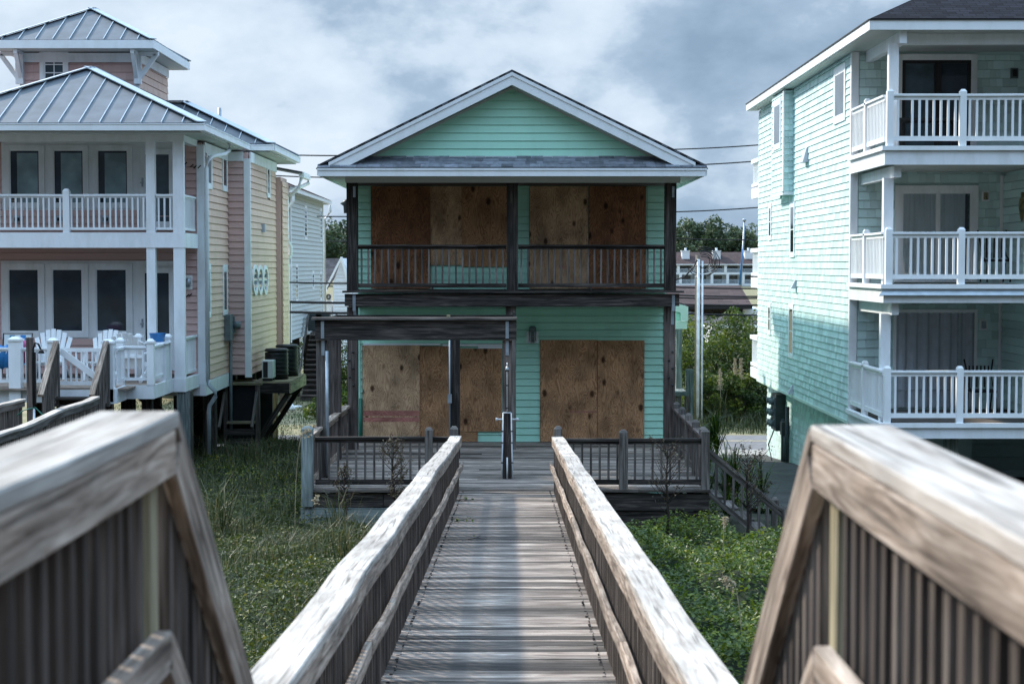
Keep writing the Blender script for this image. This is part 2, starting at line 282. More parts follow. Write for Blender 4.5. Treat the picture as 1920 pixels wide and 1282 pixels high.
# ------------------------------------------------------------ mesh helpers
WLOC = {}
class MB:
    def __init__(s): s.v = []; s.f = []; s.g = []; s.sm = []
    def add(s, vs, fs, gr=None, smooth=False):
        o = len(s.v); s.v += [tuple(v) for v in vs]
        s.g += [tuple(g) for g in (gr if gr is not None else vs)]
        s.f += [tuple(i + o for i in f) for f in fs]; s.sm += [smooth] * len(fs)
    def box(s, a, b):            # axis-aligned from corner a to corner b
        x0, y0, z0 = [min(p, q) for p, q in zip(a, b)]; x1, y1, z1 = [max(p, q) for p, q in zip(a, b)]
        d = (x1 - x0, y1 - y0, z1 - z0); ax = d.index(max(d)); k = [random.uniform(0, 30) for _ in range(3)]
        vs = [(x, y, z) for z in (z0, z1) for y in (y0, y1) for x in (x0, x1)]
        o = [ax] + [i for i in range(3) if i != ax]
        gr = [(v[o[0]] + k[0], v[o[1]] + k[1], v[o[2]] + k[2]) for v in vs]
        s.add(vs, [(0, 2, 3, 1), (4, 5, 7, 6), (0, 1, 5, 4), (2, 6, 7, 3), (0, 4, 6, 2), (1, 3, 7, 5)], gr)
    def beam(s, p0, p1, w, h, up=(0, 0, 1), ch=0.0):   # box from p0 to p1 (centre line)
        s.strip([p0, p1], w, h, up, ch)
    def strip(s, pts, w, h, up=(0, 0, 1), ch=0.0, wob=0.0):
        pts = [Vector(p) for p in pts]; up = Vector(up); n = len(pts)
        k = [random.uniform(0, 30) for _ in range(3)]
        if ch > 0: prof = [(-w/2+ch, -h/2), (w/2-ch, -h/2), (w/2, -h/2+ch), (w/2, h/2-ch), (w/2-ch, h/2), (-w/2+ch, h/2), (-w/2, h/2-ch), (-w/2, -h/2+ch)]
        else: prof = [(-w/2, -h/2), (w/2, -h/2), (w/2, h/2), (-w/2, h/2)]
        m = len(prof); vs = []; gr = []; L = 0
        for i, p in enumerate(pts):
            t = (pts[min(i + 1, n - 1)] - pts[max(i - 1, 0)]).normalized()
            sd = t.cross(up).normalized(); u2 = sd.cross(t).normalized()
            if i: L += (p - pts[i - 1]).length
            jx = random.uniform(-wob, wob); jz = random.uniform(-wob, wob)
            for (a, c) in prof:
                vs.append(p + sd * (a + jx) + u2 * (c + jz)); gr.append((L + k[0], a + k[1], c + k[2]))
        fs = []
        for i in range(n - 1):
            for j in range(m):
                a = i * m + j; b2 = i * m + (j + 1) % m
                fs.append((a, b2, b2 + m, a + m))
        fs.append(tuple(reversed(range(m)))); fs.append(tuple((n - 1) * m + j for j in range(m)))
        fs = [tuple(reversed(f)) for f in fs]
        s.add(vs, fs, gr)
    def tube(s, pts, r, n=8, r1=None):
        pts = [Vector(p) for p in pts]; m = len(pts); vs = []; gr = []
        for i, p in enumerate(pts):
            t = (pts[min(i + 1, m - 1)] - pts[max(i - 1, 0)]).normalized()
            a = t.orthogonal() if abs(t.z) > 0.99 or True else t
            ref = Vector((0, 0, 1)) if abs(t.z) < 0.9 else Vector((0, 1, 0))
            a = t.cross(ref).normalized(); b = t.cross(a)
            rr = r if r1 is None else r + (r1 - r) * i / (m - 1)
            for j in range(n):
                q = 2 * math.pi * j / n
                vs.append(p + a * (math.cos(q) * rr) + b * (math.sin(q) * rr)); gr.append((i * .3, math.cos(q) * rr, math.sin(q) * rr))
        fs = [(i * n + j, i * n + (j + 1) % n, (i + 1) * n + (j + 1) % n, (i + 1) * n + j) for i in range(m - 1) for j in range(n)]
        fs += [tuple(reversed(range(n))), tuple((m - 1) * n + j for j in range(n))]
        s.add(vs, fs, gr, True)
    def lathe(s, c, prof, n=14, axis='z'):
        vs = []; c = Vector(c)
        for (r, z) in prof:
            for j in range(n):
                q = 2 * math.pi * j / n; o = (math.cos(q) * r, math.sin(q) * r, z)
                if axis == 'y': o = (o[0], o[2], o[1])
                vs.append(c + Vector(o))
        m = len(prof)
        fs = [(i * n + j, i * n + (j + 1) % n, (i + 1) * n + (j + 1) % n, (i + 1) * n + j) for i in range(m - 1) for j in range(n)]
        fs += [tuple(reversed(range(n))), tuple((m - 1) * n + j for j in range(n))]
        s.add(vs, fs, None, True)
    def poly(s, vs, u=None, thick=0.0):
        vs = [Vector(v) for v in vs]
        n = (vs[1] - vs[0]).cross(vs[2] - vs[0]).normalized()
        U = Vector(u).normalized() if u is not None else (vs[1] - vs[0]).normalized(); V = n.cross(U)
        gr = [((v - vs[0]).dot(U), (v - vs[0]).dot(V), 0) for v in vs]
        if thick == 0: s.add(vs, [tuple(range(len(vs)))], gr); return
        k = len(vs); lo = [v - n * thick for v in vs]
        fs = [tuple(range(k)), tuple(reversed(range(k, 2 * k)))] + [(i, i + k, (i + 1) % k + k, (i + 1) % k) for i in range(k)]
        s.add(vs + lo, fs, gr + gr)
    def build(s, name, mat, parent=None, bevel=0.0, recenter=True, **props):
        if not s.v: return None
        V = np.array(s.v, dtype=np.float32); lo = V.min(0); hi = V.max(0)
        c = np.array([(lo[0] + hi[0]) / 2, (lo[1] + hi[1]) / 2, lo[2]], dtype=np.float32) if recenter else np.zeros(3, np.float32)
        me = bpy.data.meshes.new(name); me.from_pydata((V - c).tolist(), [], s.f)
        at_ = me.attributes.new('grain', 'FLOAT_VECTOR', 'POINT'); at_.data.foreach_set('vector', np.array(s.g, dtype=np.float32).ravel())
        me.polygons.foreach_set('use_smooth', s.sm); me.materials.append(mat if not isinstance(mat, str) else M[mat])
        o = bpy.data.objects.new(name, me); COL.objects.link(o)
        pw = WLOC.get(parent.name, Vector((0, 0, 0))) if parent else Vector((0, 0, 0))
        o.location = Vector(c.tolist()) - pw; o.parent = parent; WLOC[o.name] = Vector(c.tolist())
        if bevel > 0:
            bm = o.modifiers.new('bevel', 'BEVEL'); bm.width = bevel; bm.segments = 1; bm.limit_method = 'ANGLE'
        for k, v in props.items(): o[k] = v
        return o
def thing(name, label, cat, loc=(0, 0, 0), group=None):
    o = bpy.data.objects.new(name, None); COL.objects.link(o); o.location = loc; o.empty_display_size = 0.3
    WLOC[o.name] = Vector(loc); o['label'] = label; o['category'] = cat
    if group: o['group'] = group
    return o
def tag(o, label, cat, group=None):
    o['label'] = label; o['category'] = cat
    if group: o['group'] = group
    return o
def local(t): WLOC[t.name] = Vector((0, 0, 0)); return t
def struct(o): o['kind'] = 'structure'; return o
def copy_tree(o, parent=None):
    c = o.copy(); COL.objects.link(c); c.parent = parent
    for ch in list(o.children): copy_tree(ch, c)
    return c
# shared small pieces (balusters): one mesh, many objects
PIECE = {}; COUNT = {}
def piece(name, size, mat, parent, loc, root):   # upright stick, loc = bottom centre in world
    n = COUNT.get((root.name, name), 0); COUNT[(root.name, name)] = n + 1
    key = (name, tuple(round(q, 3) for q in size), mat)
    if key not in PIECE:
        mb = MB(); mb.box((-size[0] / 2, -size[1] / 2, 0), (size[0] / 2, size[1] / 2, size[2]))
        o = mb.build(name, mat, parent, recenter=False); PIECE[key] = o.data
    else:
        o = bpy.data.objects.new(name, PIECE[key]); COL.objects.link(o); o.parent = parent
    o.location = Vector(loc) - WLOC[parent.name]
    return o
LIMIT = 100
def railing(root, p0, p1, h, mat, bal=(0.038, 0.038), pitch=0.125, top=(0.09, 0.04), sub=(0.04, 0.07), bot=(0.04, 0.08), zb=0.09,
            posts=(), post=(0.11, 0.12), name='railing', capmat=None, postmat=None, pyramid=True, balmat=None):
    """rail between deck points p0 and p1; rails are the part, posts and balusters its sub-parts"""
    p0 = Vector(p0); p1 = Vector(p1); d = p1 - p0; L = math.hypot(d.x, d.y); Z = Vector((0, 0, 1))
    mb = MB()
    N = max(2, int(L / 0.8))
    if top: mb.strip([p0 + d * (i / N) + Z * (h - top[1] / 2 + random.uniform(-.003, .003)) for i in range(N + 1)], top[0], top[1], ch=0.004)
    if sub: mb.beam(p0 + Z * (h - top[1] - sub[1] / 2 - .001), p1 + Z * (h - top[1] - sub[1] / 2 - .001), sub[0], sub[1])
    rl = mb.build(name, mat, root); mb = MB()
    if bot: mb.beam(p0 + Z * (zb + bot[1] / 2), p1 + Z * (zb + bot[1] / 2), bot[0], bot[1]); mb.build('bottom_rail', mat, rl)
    n = max(1, int(round(L / pitch))); over = MB()
    hb = h - top[1] - sub[1] - zb - bot[1]
    for i in range(n):
        t = (i + 0.5) / n; q = p0 + d * t + Z * (zb + bot[1])
        if any(abs(t * L - a * L) < post[0] * .6 for a in posts): continue
        if COUNT.get((root.name, 'baluster'), 0) < LIMIT: piece('baluster', (bal[0], bal[1], hb), balmat or mat, rl, q, root)
        else: over.box((q.x - bal[0]/2, q.y - bal[1]/2, q.z), (q.x + bal[0]/2, q.y + bal[1]/2, q.z + hb))
    if over.v: over.build('baluster', balmat or mat, rl, kind='stuff')
    for a in posts:
        q = p0 + d * (a / L); pm = MB(); w = post[0]; hh = h + post[1]
        pm.box((q.x - w/2, q.y - w/2, q.z - .02), (q.x + w/2, q.y + w/2, q.z + hh - .03))
        if pyramid: post_cap(pm, q + Z * (hh - .03), w)
        pm.build('post', postmat or mat, rl)
    return rl
def post_cap(mb, c, w):
    a = w / 2; b = w / 4; z0 = c.z; z1 = c.z + .045
    vs = [(c.x - a, c.y - a, z0), (c.x + a, c.y - a, z0), (c.x + a, c.y + a, z0), (c.x - a, c.y + a, z0), (c.x - b, c.y - b, z1), (c.x + b, c.y - b, z1), (c.x + b, c.y + b, z1), (c.x - b, c.y + b, z1)]
    mb.add(vs, [(4, 5, 6, 7), (0, 1, 5, 4), (1, 2, 6, 5), (2, 3, 7, 6), (3, 0, 4, 7)])
# walls: O origin, U horizontal direction, N outward normal
class Wall:
    def __init__(s, O, U, N): s.O = Vector((O[0], O[1], 0)); s.U = Vector(U); s.N = Vector(N)
    def pt(s, u, z, n=0.0): return s.O + s.U * u + s.N * n + Vector((0, 0, z))
    def box(s, mb, u0, u1, z0, z1, n0, n1):
        mb.box(s.pt(u0, z0, n0), s.pt(u1, z1, n1))
    def px(s, x0, x1, y0, y1):       # front-facing walls (U = +X) only
        Y = s.O.y; a = at(x0, y1, Y); b = at(x1, y0, Y); return a.x - s.O.x, b.x - s.O.x, a.z, b.z
    def spx(s, xa, xb, y0, y1):      # side walls running along Y, photo rows read at the middle of xa..xb
        X = s.O.x; a = atx(xa, (y0 + y1) / 2, X).y; b = atx(xb, (y0 + y1) / 2, X).y; xm = (xa + xb) / 2
        ua, ub = sorted(((a - s.O.y) * s.U.y, (b - s.O.y) * s.U.y))
        return ua, ub, atx(xm, y1, X).z, atx(xm, y0, X).z
def spans_minus(a, b, holes):
    out = [(a, b)]
    for (h0, h1) in holes:
        nx = []
        for (p, q) in out:
            if h1 <= p or h0 >= q: nx.append((p, q)); continue
            if h0 > p: nx.append((p, h0))
            if h1 < q: nx.append((h1, q))
        out = nx
    return [(p, q) for p, q in out if q - p > 0.01]
def lap(mb, W, u0, u1, z0, z1, exp=0.15, holes=(), tri=None, out=0.022, butt=3.4, gap=.011):
    z = z0; row = 0
    while z < z1 - 0.01:
        zt = min(z + exp, z1); zm = (z + zt) / 2; row += 1
        hs = [(h[0], h[1]) for h in holes if h[2] < zm < h[3]]
        for (a, b) in spans_minus(u0, u1, hs):
            ta, tb, ba, bb = a, b, a, b
            if tri:    # (apex_u, apex_z, slope)
                au, az, sl = tri
                ba = max(a, au - (az - z) / sl); bb = min(b, au + (az - z) / sl); ta = max(a, au - (az - zt) / sl); tb = min(b, au + (az - zt) / sl)
                if ta > tb: ta = tb = (ta + tb) / 2
            cuts = [ba]
            if not tri:
                c = a + random.uniform(.8, butt)
                while c < b - 0.4: cuts.append(c); c += butt * random.uniform(.8, 1.1)
            cuts.append(bb)
            for i in range(len(cuts) - 1):
                p, q = cuts[i] + (0.0015 if i else 0), cuts[i + 1]
                pt_, qt = (p, q) if not tri else (ta, tb)
                vs = [W.pt(p, z, out), W.pt(q, z, out), W.pt(qt, zt - gap, .001), W.pt(pt_, zt - gap, .001), W.pt(p, z, -.02), W.pt(q, z, -.02), W.pt(qt, zt - gap, -.02), W.pt(pt_, zt - gap, -.02)]
                mb.add(vs, [(0, 1, 2, 3), (4, 5, 1, 0), (4, 0, 3, 7), (1, 5, 6, 2), (3, 2, 6, 7)])
        z += exp
def shingles(mb, W, u0, u1, z0, z1, exp=0.155, holes=(), tw=(0.11, 0.24), out=0.020, gap=.008):
    z = z0
    while z < z1 - 0.01:
        zt = min(z + exp, z1); zm = (z + zt) / 2
        hs = [(h[0], h[1]) for h in holes if h[2] < zm < h[3]]
        for (a, b) in spans_minus(u0, u1, hs):
            c = a
            while c < b - 0.005:
                w = random.uniform(*tw); e = min(c + w, b)
                if b - e < 0.05: e = b
                o = out + random.uniform(-.003, .003)
                vs = [W.pt(c + .003, z, o), W.pt(e, z, o), W.pt(e, zt - gap, .001), W.pt(c + .003, zt - gap, .001), W.pt(c + .003, z, -.02), W.pt(e, z, -.02), W.pt(e, zt - gap, -.02), W.pt(c + .003, zt - gap, -.02)]
                mb.add(vs, [(0, 1, 2, 3), (4, 5, 1, 0), (4, 0, 3, 7), (1, 5, 6, 2), (3, 2, 6, 7)]); c = e
        z += exp
def window(root, W, r, trim=0.09, grid=(1, 1), mat='white', pane='glass_dark', name='window', sash=0.035, head=None, slim=False):
    """r=(u0,u1,z0,z1) glass opening; trim goes outside it"""
    u0, u1, z0, z1 = r; mb = MB(); t = trim; hd = head or t; side = abs(W.N.x) > .5; sn = .026 if side else .02; pn = .022 if side else .006
    W.box(mb, u0 - t, u0, z0 - t, z1 + hd, 0, .032); W.box(mb, u1, u1 + t, z0 - t, z1 + hd, 0, .032)
    W.box(mb, u0, u1, z1, z1 + hd, 0, .030); W.box(mb, u0, u1, z0 - t, z0, 0, .038)
    if sash:
        W.box(mb, u0, u0 + sash, z0, z1, 0, sn); W.box(mb, u1 - sash, u1, z0, z1, 0, sn)
        W.box(mb, u0 + sash, u1 - sash, z1 - sash, z1, 0, sn - .001); W.box(mb, u0 + sash, u1 - sash, z0, z0 + sash, 0, sn - .001)
    gx, gzn = grid
    for i in range(1, gx):
        u = u0 + (u1 - u0) * i / gx; W.box(mb, u - .012, u + .012, z0 + sash, z1 - sash, .004, sn - .002)
    for i in range(1, gzn):
        z = z0 + (z1 - z0) * i / gzn; W.box(mb, u0 + sash, u1 - sash, z - .012, z + .012, .004, sn - .0025)
    f = mb.build(name, mat, root); g = MB(); W.box(g, u0 + sash * .5, u1 - sash * .5, z0 + sash * .5, z1 - sash * .5, 0, pn)
    g.build('pane', pane, f); return f
def npmesh(name, V, F, mat, parent=None, rnd=None, smooth=False):
    me = bpy.data.meshes.new(name); V = np.asarray(V, np.float32); F = np.asarray(F, np.int32)
    me.vertices.add(len(V)); me.vertices.foreach_set('co', V.ravel())
    k = F.shape[1]; me.loops.add(F.size); me.loops.foreach_set('vertex_index', F.ravel())
    me.polygons.add(len(F)); me.polygons.foreach_set('loop_start', np.arange(0, F.size, k, dtype=np.int32)); me.polygons.foreach_set('loop_total', np.full(len(F), k, np.int32))
    if rnd is not None:
        a = me.attributes.new('rnd', 'FLOAT', 'POINT'); a.data.foreach_set('value', np.asarray(rnd, np.float32))
    me.update(calc_edges=True); me.polygons.foreach_set('use_smooth', np.full(len(F), smooth)); me.materials.append(M[mat])
    o = bpy.data.objects.new(name, me); COL.objects.link(o); o.parent = parent; return o
def leaf_arrays(P, size, nrm=None, up=0.6, aspect=0.55):
    n = len(P); d = RNG.normal(size=(n, 3)); d[:, 2] *= 0.6; d /= np.linalg.norm(d, axis=1)[:, None]
    nn = RNG.normal(size=(n, 3)) * (1 - up); nn[:, 2] += up
    if nrm is not None: nn += nrm
    w = np.cross(d, nn); w /= (np.linalg.norm(w, axis=1)[:, None] + 1e-9); nn = np.cross(w, d)
    s = (size * RNG.uniform(.6, 1.35, n))[:, None]
    a = P - d * s * .5; b = P + w * s * aspect * .5 + nn * s * .08; c = P + d * s * .5; e = P - w * s * aspect * .5 + nn * s * .08
    V = np.stack([a, b, c, e], 1).reshape(-1, 3); F = np.arange(4 * n).reshape(-1, 4)
    return V, F
def leaves(name, P, size, mat, parent=None, rnd=None, **k):
    V, F = leaf_arrays(P, size, **k); r = RNG.random(len(P)) if rnd is None else rnd
    return npmesh(name, V, F, mat, parent, np.repeat(r, 4))
def blades(name, P, H, mat, parent=None, width=0.008, lean=0.5, rnd=None):
    n = len(P); a = RNG.uniform(0, 2 * np.pi, n); h = H * RNG.uniform(.5, 1.2, n); L = lean * RNG.uniform(.2, 1.3, n)
    dx = np.cos(a) * h * L; dy = np.sin(a) * h * L; wx = -np.sin(a) * width; wy = np.cos(a) * width
    z = np.zeros(n)
    b0 = P + np.stack([wx, wy, z], 1); b1 = P - np.stack([wx, wy, z], 1)
    m = P + np.stack([dx * .3, dy * .3, h * .62], 1); m0 = m + np.stack([wx * .75, wy * .75, z], 1); m1 = m - np.stack([wx * .75, wy * .75, z], 1)
    t = P + np.stack([dx, dy, h * (1 - L * .35)], 1); t0 = t + np.stack([wx * .12, wy * .12, z], 1); t1 = t - np.stack([wx * .12, wy * .12, z], 1)
    V = np.stack([b0, b1, m1, m0, t1, t0], 1).reshape(-1, 3); k = np.arange(n)[:, None] * 6
    F = np.concatenate([k + np.array([0, 1, 2, 3]), k + np.array([3, 2, 4, 5])])
    r = RNG.random(n) if rnd is None else rnd
    return npmesh(name, V, F, mat, parent, np.repeat(r, 6))
# ------------------------------------------------------------ ground, road
gx = np.concatenate([[-3000, -600, -150], np.arange(-40, 40.1, 1.0), [150, 600, 3000]]); gy = np.concatenate([[-60, -20], np.arange(-8, 60.1, 1.0), [80, 120, 300, 900, 5000]])
GX, GY = np.meshgrid(gx, gy); GZ = gz(GX, GY); nx_, ny_ = len(gx), len(gy)
V = np.stack([GX, GY, GZ], 2).reshape(-1, 3); idx = np.arange(nx_ * ny_).reshape(ny_, nx_)
F = np.stack([idx[:-1, :-1], idx[:-1, 1:], idx[1:, 1:], idx[1:, :-1]], 2).reshape(-1, 4)
m, nt, b = newmat('ground_mix')
g_ = nd(nt, 'ShaderNodeNewGeometry'); sp = nd(nt, 'ShaderNodeSeparateXYZ'); nt.links.new(g_.outputs['Position'], sp.inputs[0])
nn = nd(nt, 'ShaderNodeTexNoise', i_Scale=1.3, i_Detail=8.0); nt.links.new(g_.outputs['Position'], nn.inputs[0])
ra = ramp(nt, [(0.35, (0.022, 0.026, 0.014)), (0.7, (0.075, 0.07, 0.045))]); rb = ramp(nt, [(0.35, (0.10, 0.11, 0.04)), (0.65, (0.27, 0.22, 0.13))])
nt.links.new(nn.outputs[0], ra.inputs[0]); nt.links.new(nn.outputs[0], rb.inputs[0])
mr = nd(nt, 'ShaderNodeMapRange'); mr.inputs[1].default_value = 45; mr.inputs[2].default_value = 50; nt.links.new(sp.outputs[1], mr.inputs[0])
mi = nd(nt, 'ShaderNodeMix', data_type='RGBA'); nt.links.new(mr.outputs[0], mi.inputs[0]); nt.links.new(ra.outputs[0], mi.inputs[6]); nt.links.new(rb.outputs[0], mi.inputs[7])
nt.links.new(mi.outputs[2], b.inputs['Base Color']); b.inputs['Roughness'].default_value = 1.0
struct(npmesh('ground', V, F, 'ground_mix', smooth=True))
mb = MB(); mb.poly([(-300, 51.7, .008), (300, 51.7, .008), (300, 57, .008), (-300, 57, .008)]); struct(mb.build('road', 'asphalt'))
mb = MB(); mb.box((-300, 50.2, -.1), (300, 51.7, .10)); struct(mb.build('pavement', 'concrete'))
mb = MB()
for Yl in (55.0, 55.25): mb.poly([(-300, Yl, .012), (300, Yl, .012), (300, Yl + .1, .012), (-300, Yl + .1, .012)])
mb.poly([(-300, 52.0, .012), (300, 52.0, .012), (300, 52.1, .012), (-300, 52.1, .012)])
struct(mb.build('road_marking', 'road_paint'))
# concrete apron along the right hand house
mb = MB(); xs = [4.7, 6, 7.5, 12, 20]; ysl = list(np.arange(33, 50.3, 1.0)) + [50.2]
vs = [(x, y, float(gz(x, y)) + .10 if y < 50 else .11) for y in ysl for x in xs]
mb.add(vs, [(j * 5 + i, j * 5 + i + 1, (j + 1) * 5 + i + 1, (j + 1) * 5 + i) for j in range(len(ysl) - 1) for i in range(4)])
struct(mb.build('driveway', 'dark_apron'))

# ------------------------------------------------------------ lower boardwalk
BX = -0.09
def wz(Y): return 1.98 + 0.0585 * (27.7 - Y)
bw = thing('boardwalk', 'long weathered plank boardwalk with sun bleached railings leading to the boarded house', 'boardwalk', (BX, 17, 2.0))
mb = MB(); y = 5.3
while y < 28.15:
    z = wz(y) + random.uniform(-.005, .005); w = .128 + random.uniform(-.008, .004)
    a = random.uniform(-.02, .02)
    mb.strip([(BX - .97 + a, y + w / 2, z - .02 + random.uniform(-.003, .003)), (BX, y + w / 2, z - .02), (BX + .97 + a, y + w / 2, z - .02 + random.uniform(-.003, .003))], w, .038, up=(0, random.gauss(0, .035), 1), ch=.005)
    y += .147
mb.build('decking', 'deck_wood', bw)
mb = MB(); y = 5.3
while y < 28.1:
    for xx in (-.72, .72):
        for dy in (.035, .10): mb.box((BX + xx - .0035 + random.uniform(-.02, .02), y + dy - .0035, wz(y) - .01), (BX + xx + .0035, y + dy + .0035, wz(y) + .006))
    y += .147
mb.build('nails', 'black_metal', bw, kind='stuff')
for s in (-1, 1):
    mb = MB(); mb.beam((BX + s * .80, 5.4, wz(5.4) - .14), (BX + s * .80, 28.2, wz(28.2) - .14), .045, .19); mb.build('joist', 'grey_wood', bw)
# posts each side, caps sag a little between them
PY = list(np.arange(5.6, 28.0, 2.03)); 
for s in (-1, 1):
    for yv in PY:
        mb = MB(); g = float(gz(BX + s, yv)) - .25
        mb.box((BX + s * .83, yv - .045, g), (BX + s * .92, yv + .045, wz(yv) + .86)); mb.build('post', 'grey_wood', bw)
    pts = []; ph = random.uniform(0, 6)
    y0_, y1_ = 5.35, 27.95
    # cap is several boards butted at posts
    cuts = [5.35, 9.66, 13.72, 17.78, 21.84, 25.9, 27.95]
    dev = {c: random.uniform(-.006, .006) for c in cuts}
    for i in range(len(cuts) - 1):
        a, b_ = cuts[i], cuts[i + 1]; n = 9; sag = random.uniform(.006, .02); bow = random.uniform(-.02, .02); pts = []; pf = []
        for k in range(n + 1):
            t = k / n; yy = a + .004 + (b_ - a - .008) * t; q = math.sin(math.pi * t)
            zz = wz(yy) + .905 - sag * q + .005 * math.sin(yy * 2.1 + s) + dev[a] * (1 - t) + dev[b_] * t; xx = BX + s * .835 + bow * q * .6 + .004 * math.sin(yy * 1.3 + ph)
            pts.append((xx, yy, zz)); pf.append((xx - s * .078, yy, zz - .078))
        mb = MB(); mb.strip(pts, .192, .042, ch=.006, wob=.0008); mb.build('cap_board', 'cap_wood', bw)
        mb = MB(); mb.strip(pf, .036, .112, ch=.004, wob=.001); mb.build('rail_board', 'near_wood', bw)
    for i in range(len(cuts) - 1):
        a, b_ = cuts[i], cuts[i + 1]; n = 8; sag = random.uniform(.008, .028); pts = []
        for k in range(n + 1):
            t = k / n; yy = a + .003 + (b_ - a - .006) * t; q = math.sin(math.pi * t)
            pts.append((BX + s * (.728), yy, wz(yy) + .47 - sag * q + .008 * math.sin(yy * 2.7)))
        mb = MB(); mb.strip(pts, .042, .088, ch=.005, wob=.0015); mb.build('handrail', 'near_wood', bw)
order = []
yy = 5.42
while yy < 27.9: order.append(yy); yy += .102
mb = MB(); cnt = 0
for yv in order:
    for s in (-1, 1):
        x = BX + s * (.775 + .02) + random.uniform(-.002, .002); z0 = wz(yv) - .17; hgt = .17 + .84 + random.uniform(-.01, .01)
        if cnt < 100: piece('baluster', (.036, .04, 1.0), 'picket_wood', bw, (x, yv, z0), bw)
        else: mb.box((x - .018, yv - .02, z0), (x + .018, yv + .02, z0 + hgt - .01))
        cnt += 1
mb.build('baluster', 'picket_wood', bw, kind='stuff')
# ------------------------------------------------------------ raised platform and stair nearest the camera
pf = thing('stair_platform', 'raised wooden dune platform with stairs whose bleached rails frame the near view', 'platform', (0, 1.5, 4.4))
ZF = 4.44
mb = MB(); y = -3.0
while y < 3.95:
    mb.box((-1.05, y, ZF - .038), (1.05, y + .14, ZF + random.uniform(-.003, .003))); y += .147
mb.build('decking', 'deck_wood', pf)
for k in range(7):
    yk = 3.98 + .2 * k; zk = ZF - .17 * (k + 1)
    mb = MB(); mb.box((-.92, yk, zk - .038), (.86, yk + .27, zk)); mb.build('step', 'deck_wood', pf)
for s, xi, zc, yc in ((-1, -.784, 5.358, 4.0), (1, .700, 5.325, 4.0)):
    xc = xi + s * .095
    # level cap
    nY = 14; pts = [(xc + .004 * math.sin(k * 1.1), -3.0 + (yc + 3.0) * k / nY, zc - .02 + .004 * math.sin(k * .9)) for k in range(nY + 1)]
    mb = MB(); mb.strip(pts, .19, .04, ch=.005, wob=.001); mb.build('cap_board', 'cap_wood', pf)
    mb = MB(); mb.strip([(xi + s * .02, p[1] if k < nY else yc - .03, p[2] - .02 - .054) for k, p in enumerate(pts)], .038, .105, ch=.004); mb.build('rail_board', 'near_wood', pf)
    # sloping cap down the stair
    zl = wz(5.4) + .93; sl = (zc - zl) / 1.4
    mb = MB(); mb.strip([(xc, yc + .002 + 1.4 * t, zc - .022 - (zc - zl) * t) for t in (0, .33, .66, 1)], .19, .04, ch=.004); mb.build('cap_board', 'near_wood', pf)
    mb = MB(); mb.strip([(xi + s * .02, yc + .01 + 1.37 * t, zc - .022 - .085 - (zc - zl) * t) for t in (0, .33, .66, 1)], .038, .11, ch=.004); mb.build('rail_board', 'near_wood', pf)
    # pickets
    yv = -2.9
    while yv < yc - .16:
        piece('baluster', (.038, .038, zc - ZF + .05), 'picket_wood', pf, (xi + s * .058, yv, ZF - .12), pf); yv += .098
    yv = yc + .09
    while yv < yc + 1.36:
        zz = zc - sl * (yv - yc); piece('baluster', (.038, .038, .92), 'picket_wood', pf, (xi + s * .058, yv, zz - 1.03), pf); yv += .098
    for yp in (yc - .10, 1.9, -.4):
        mb = MB(); mb.box((xi + s * .04, yp - .045, 2.6), (xi + s * .13, yp + .045, zc - .045)); mb.build('post', 'yellow_wood', pf)
    # graspable rail
    hz = zc - .50
    mb = MB(); mb.strip([(xi - s * .02, -2.9, hz), (xi - s * .02, 1.0, hz + .006), (xi - s * .02, yc - .30, hz)], .04, .088, ch=.004); mb.build('handrail', 'near_wood', pf)
    mb = MB(); mb.strip([(xi - s * .02, yc - .298, hz - .004), (xi - s * .02, yc + 1.2, hz - .004 - sl * 1.5)], .04, .088, ch=.004); mb.build('handrail', 'near_wood', pf)
    mb = MB(); mb.strip([(xi + s * .10, yc + .0, ZF - .15), (xi + s * .10, yc + 1.5, ZF - .15 - sl * 1.5)], .04, .24); mb.build('stringer', 'grey_wood', pf)

# ------------------------------------------------------------ the boarded mint house
DZ = 1.97                      # deck level
WY = 36.0                      # wall face
PYF = 34.4                     # porch posts front face
ch = thing('boarded_house', 'mint green two storey house with every opening boarded over in plywood', 'house', (0, 42, 1.0))
UZ = 5.20                      # upper porch deck
W = Wall((0, WY, 0), (1, 0, 0), (0, -1, 0))
mb = MB(); mb.box((-3.215, WY + .035, 0.6), (3.215, 50.0, 7.45)); 
# gable body above
mb.poly([(-3.25, 34.085, 7.60), (3.25, 34.085, 7.60), (3.25, 34.085, 7.65), (0, 34.085, 9.24), (-3.25, 34.085, 7.65)], thick=.1)
mb.build('wall', 'mint', ch)
mb = MB(); lap(mb, W, -3.25, 3.25, DZ, 7.42, .1485); mb.build('siding', 'mint', ch)
for s in (-1, 1):
    Ws = Wall((s * 3.25, 36, 0), (0, 1, 0), (s, 0, 0)); mb = MB(); lap(mb, Ws, 0.02, 13, 0.7, 7.42, .1485); mb.build('siding', 'mint', ch)
GW = Wall((0, 34.05, 0), (1, 0, 0), (0, -1, 0))
RT = 9.48; SL = (9.48 - 7.62) / 3.80
mb = MB(); lap(mb, GW, -3.6, 3.6, 7.85, 9.21, .157, tri=(0, 9.21, SL), gap=.006); mb.build('gable_siding', 'mint', ch)
mb = MB(); mb.box((-2.75, 34.0, 7.805), (2.75, 34.045, 7.855)); mb.build('trim_board', 'white_clean', ch)
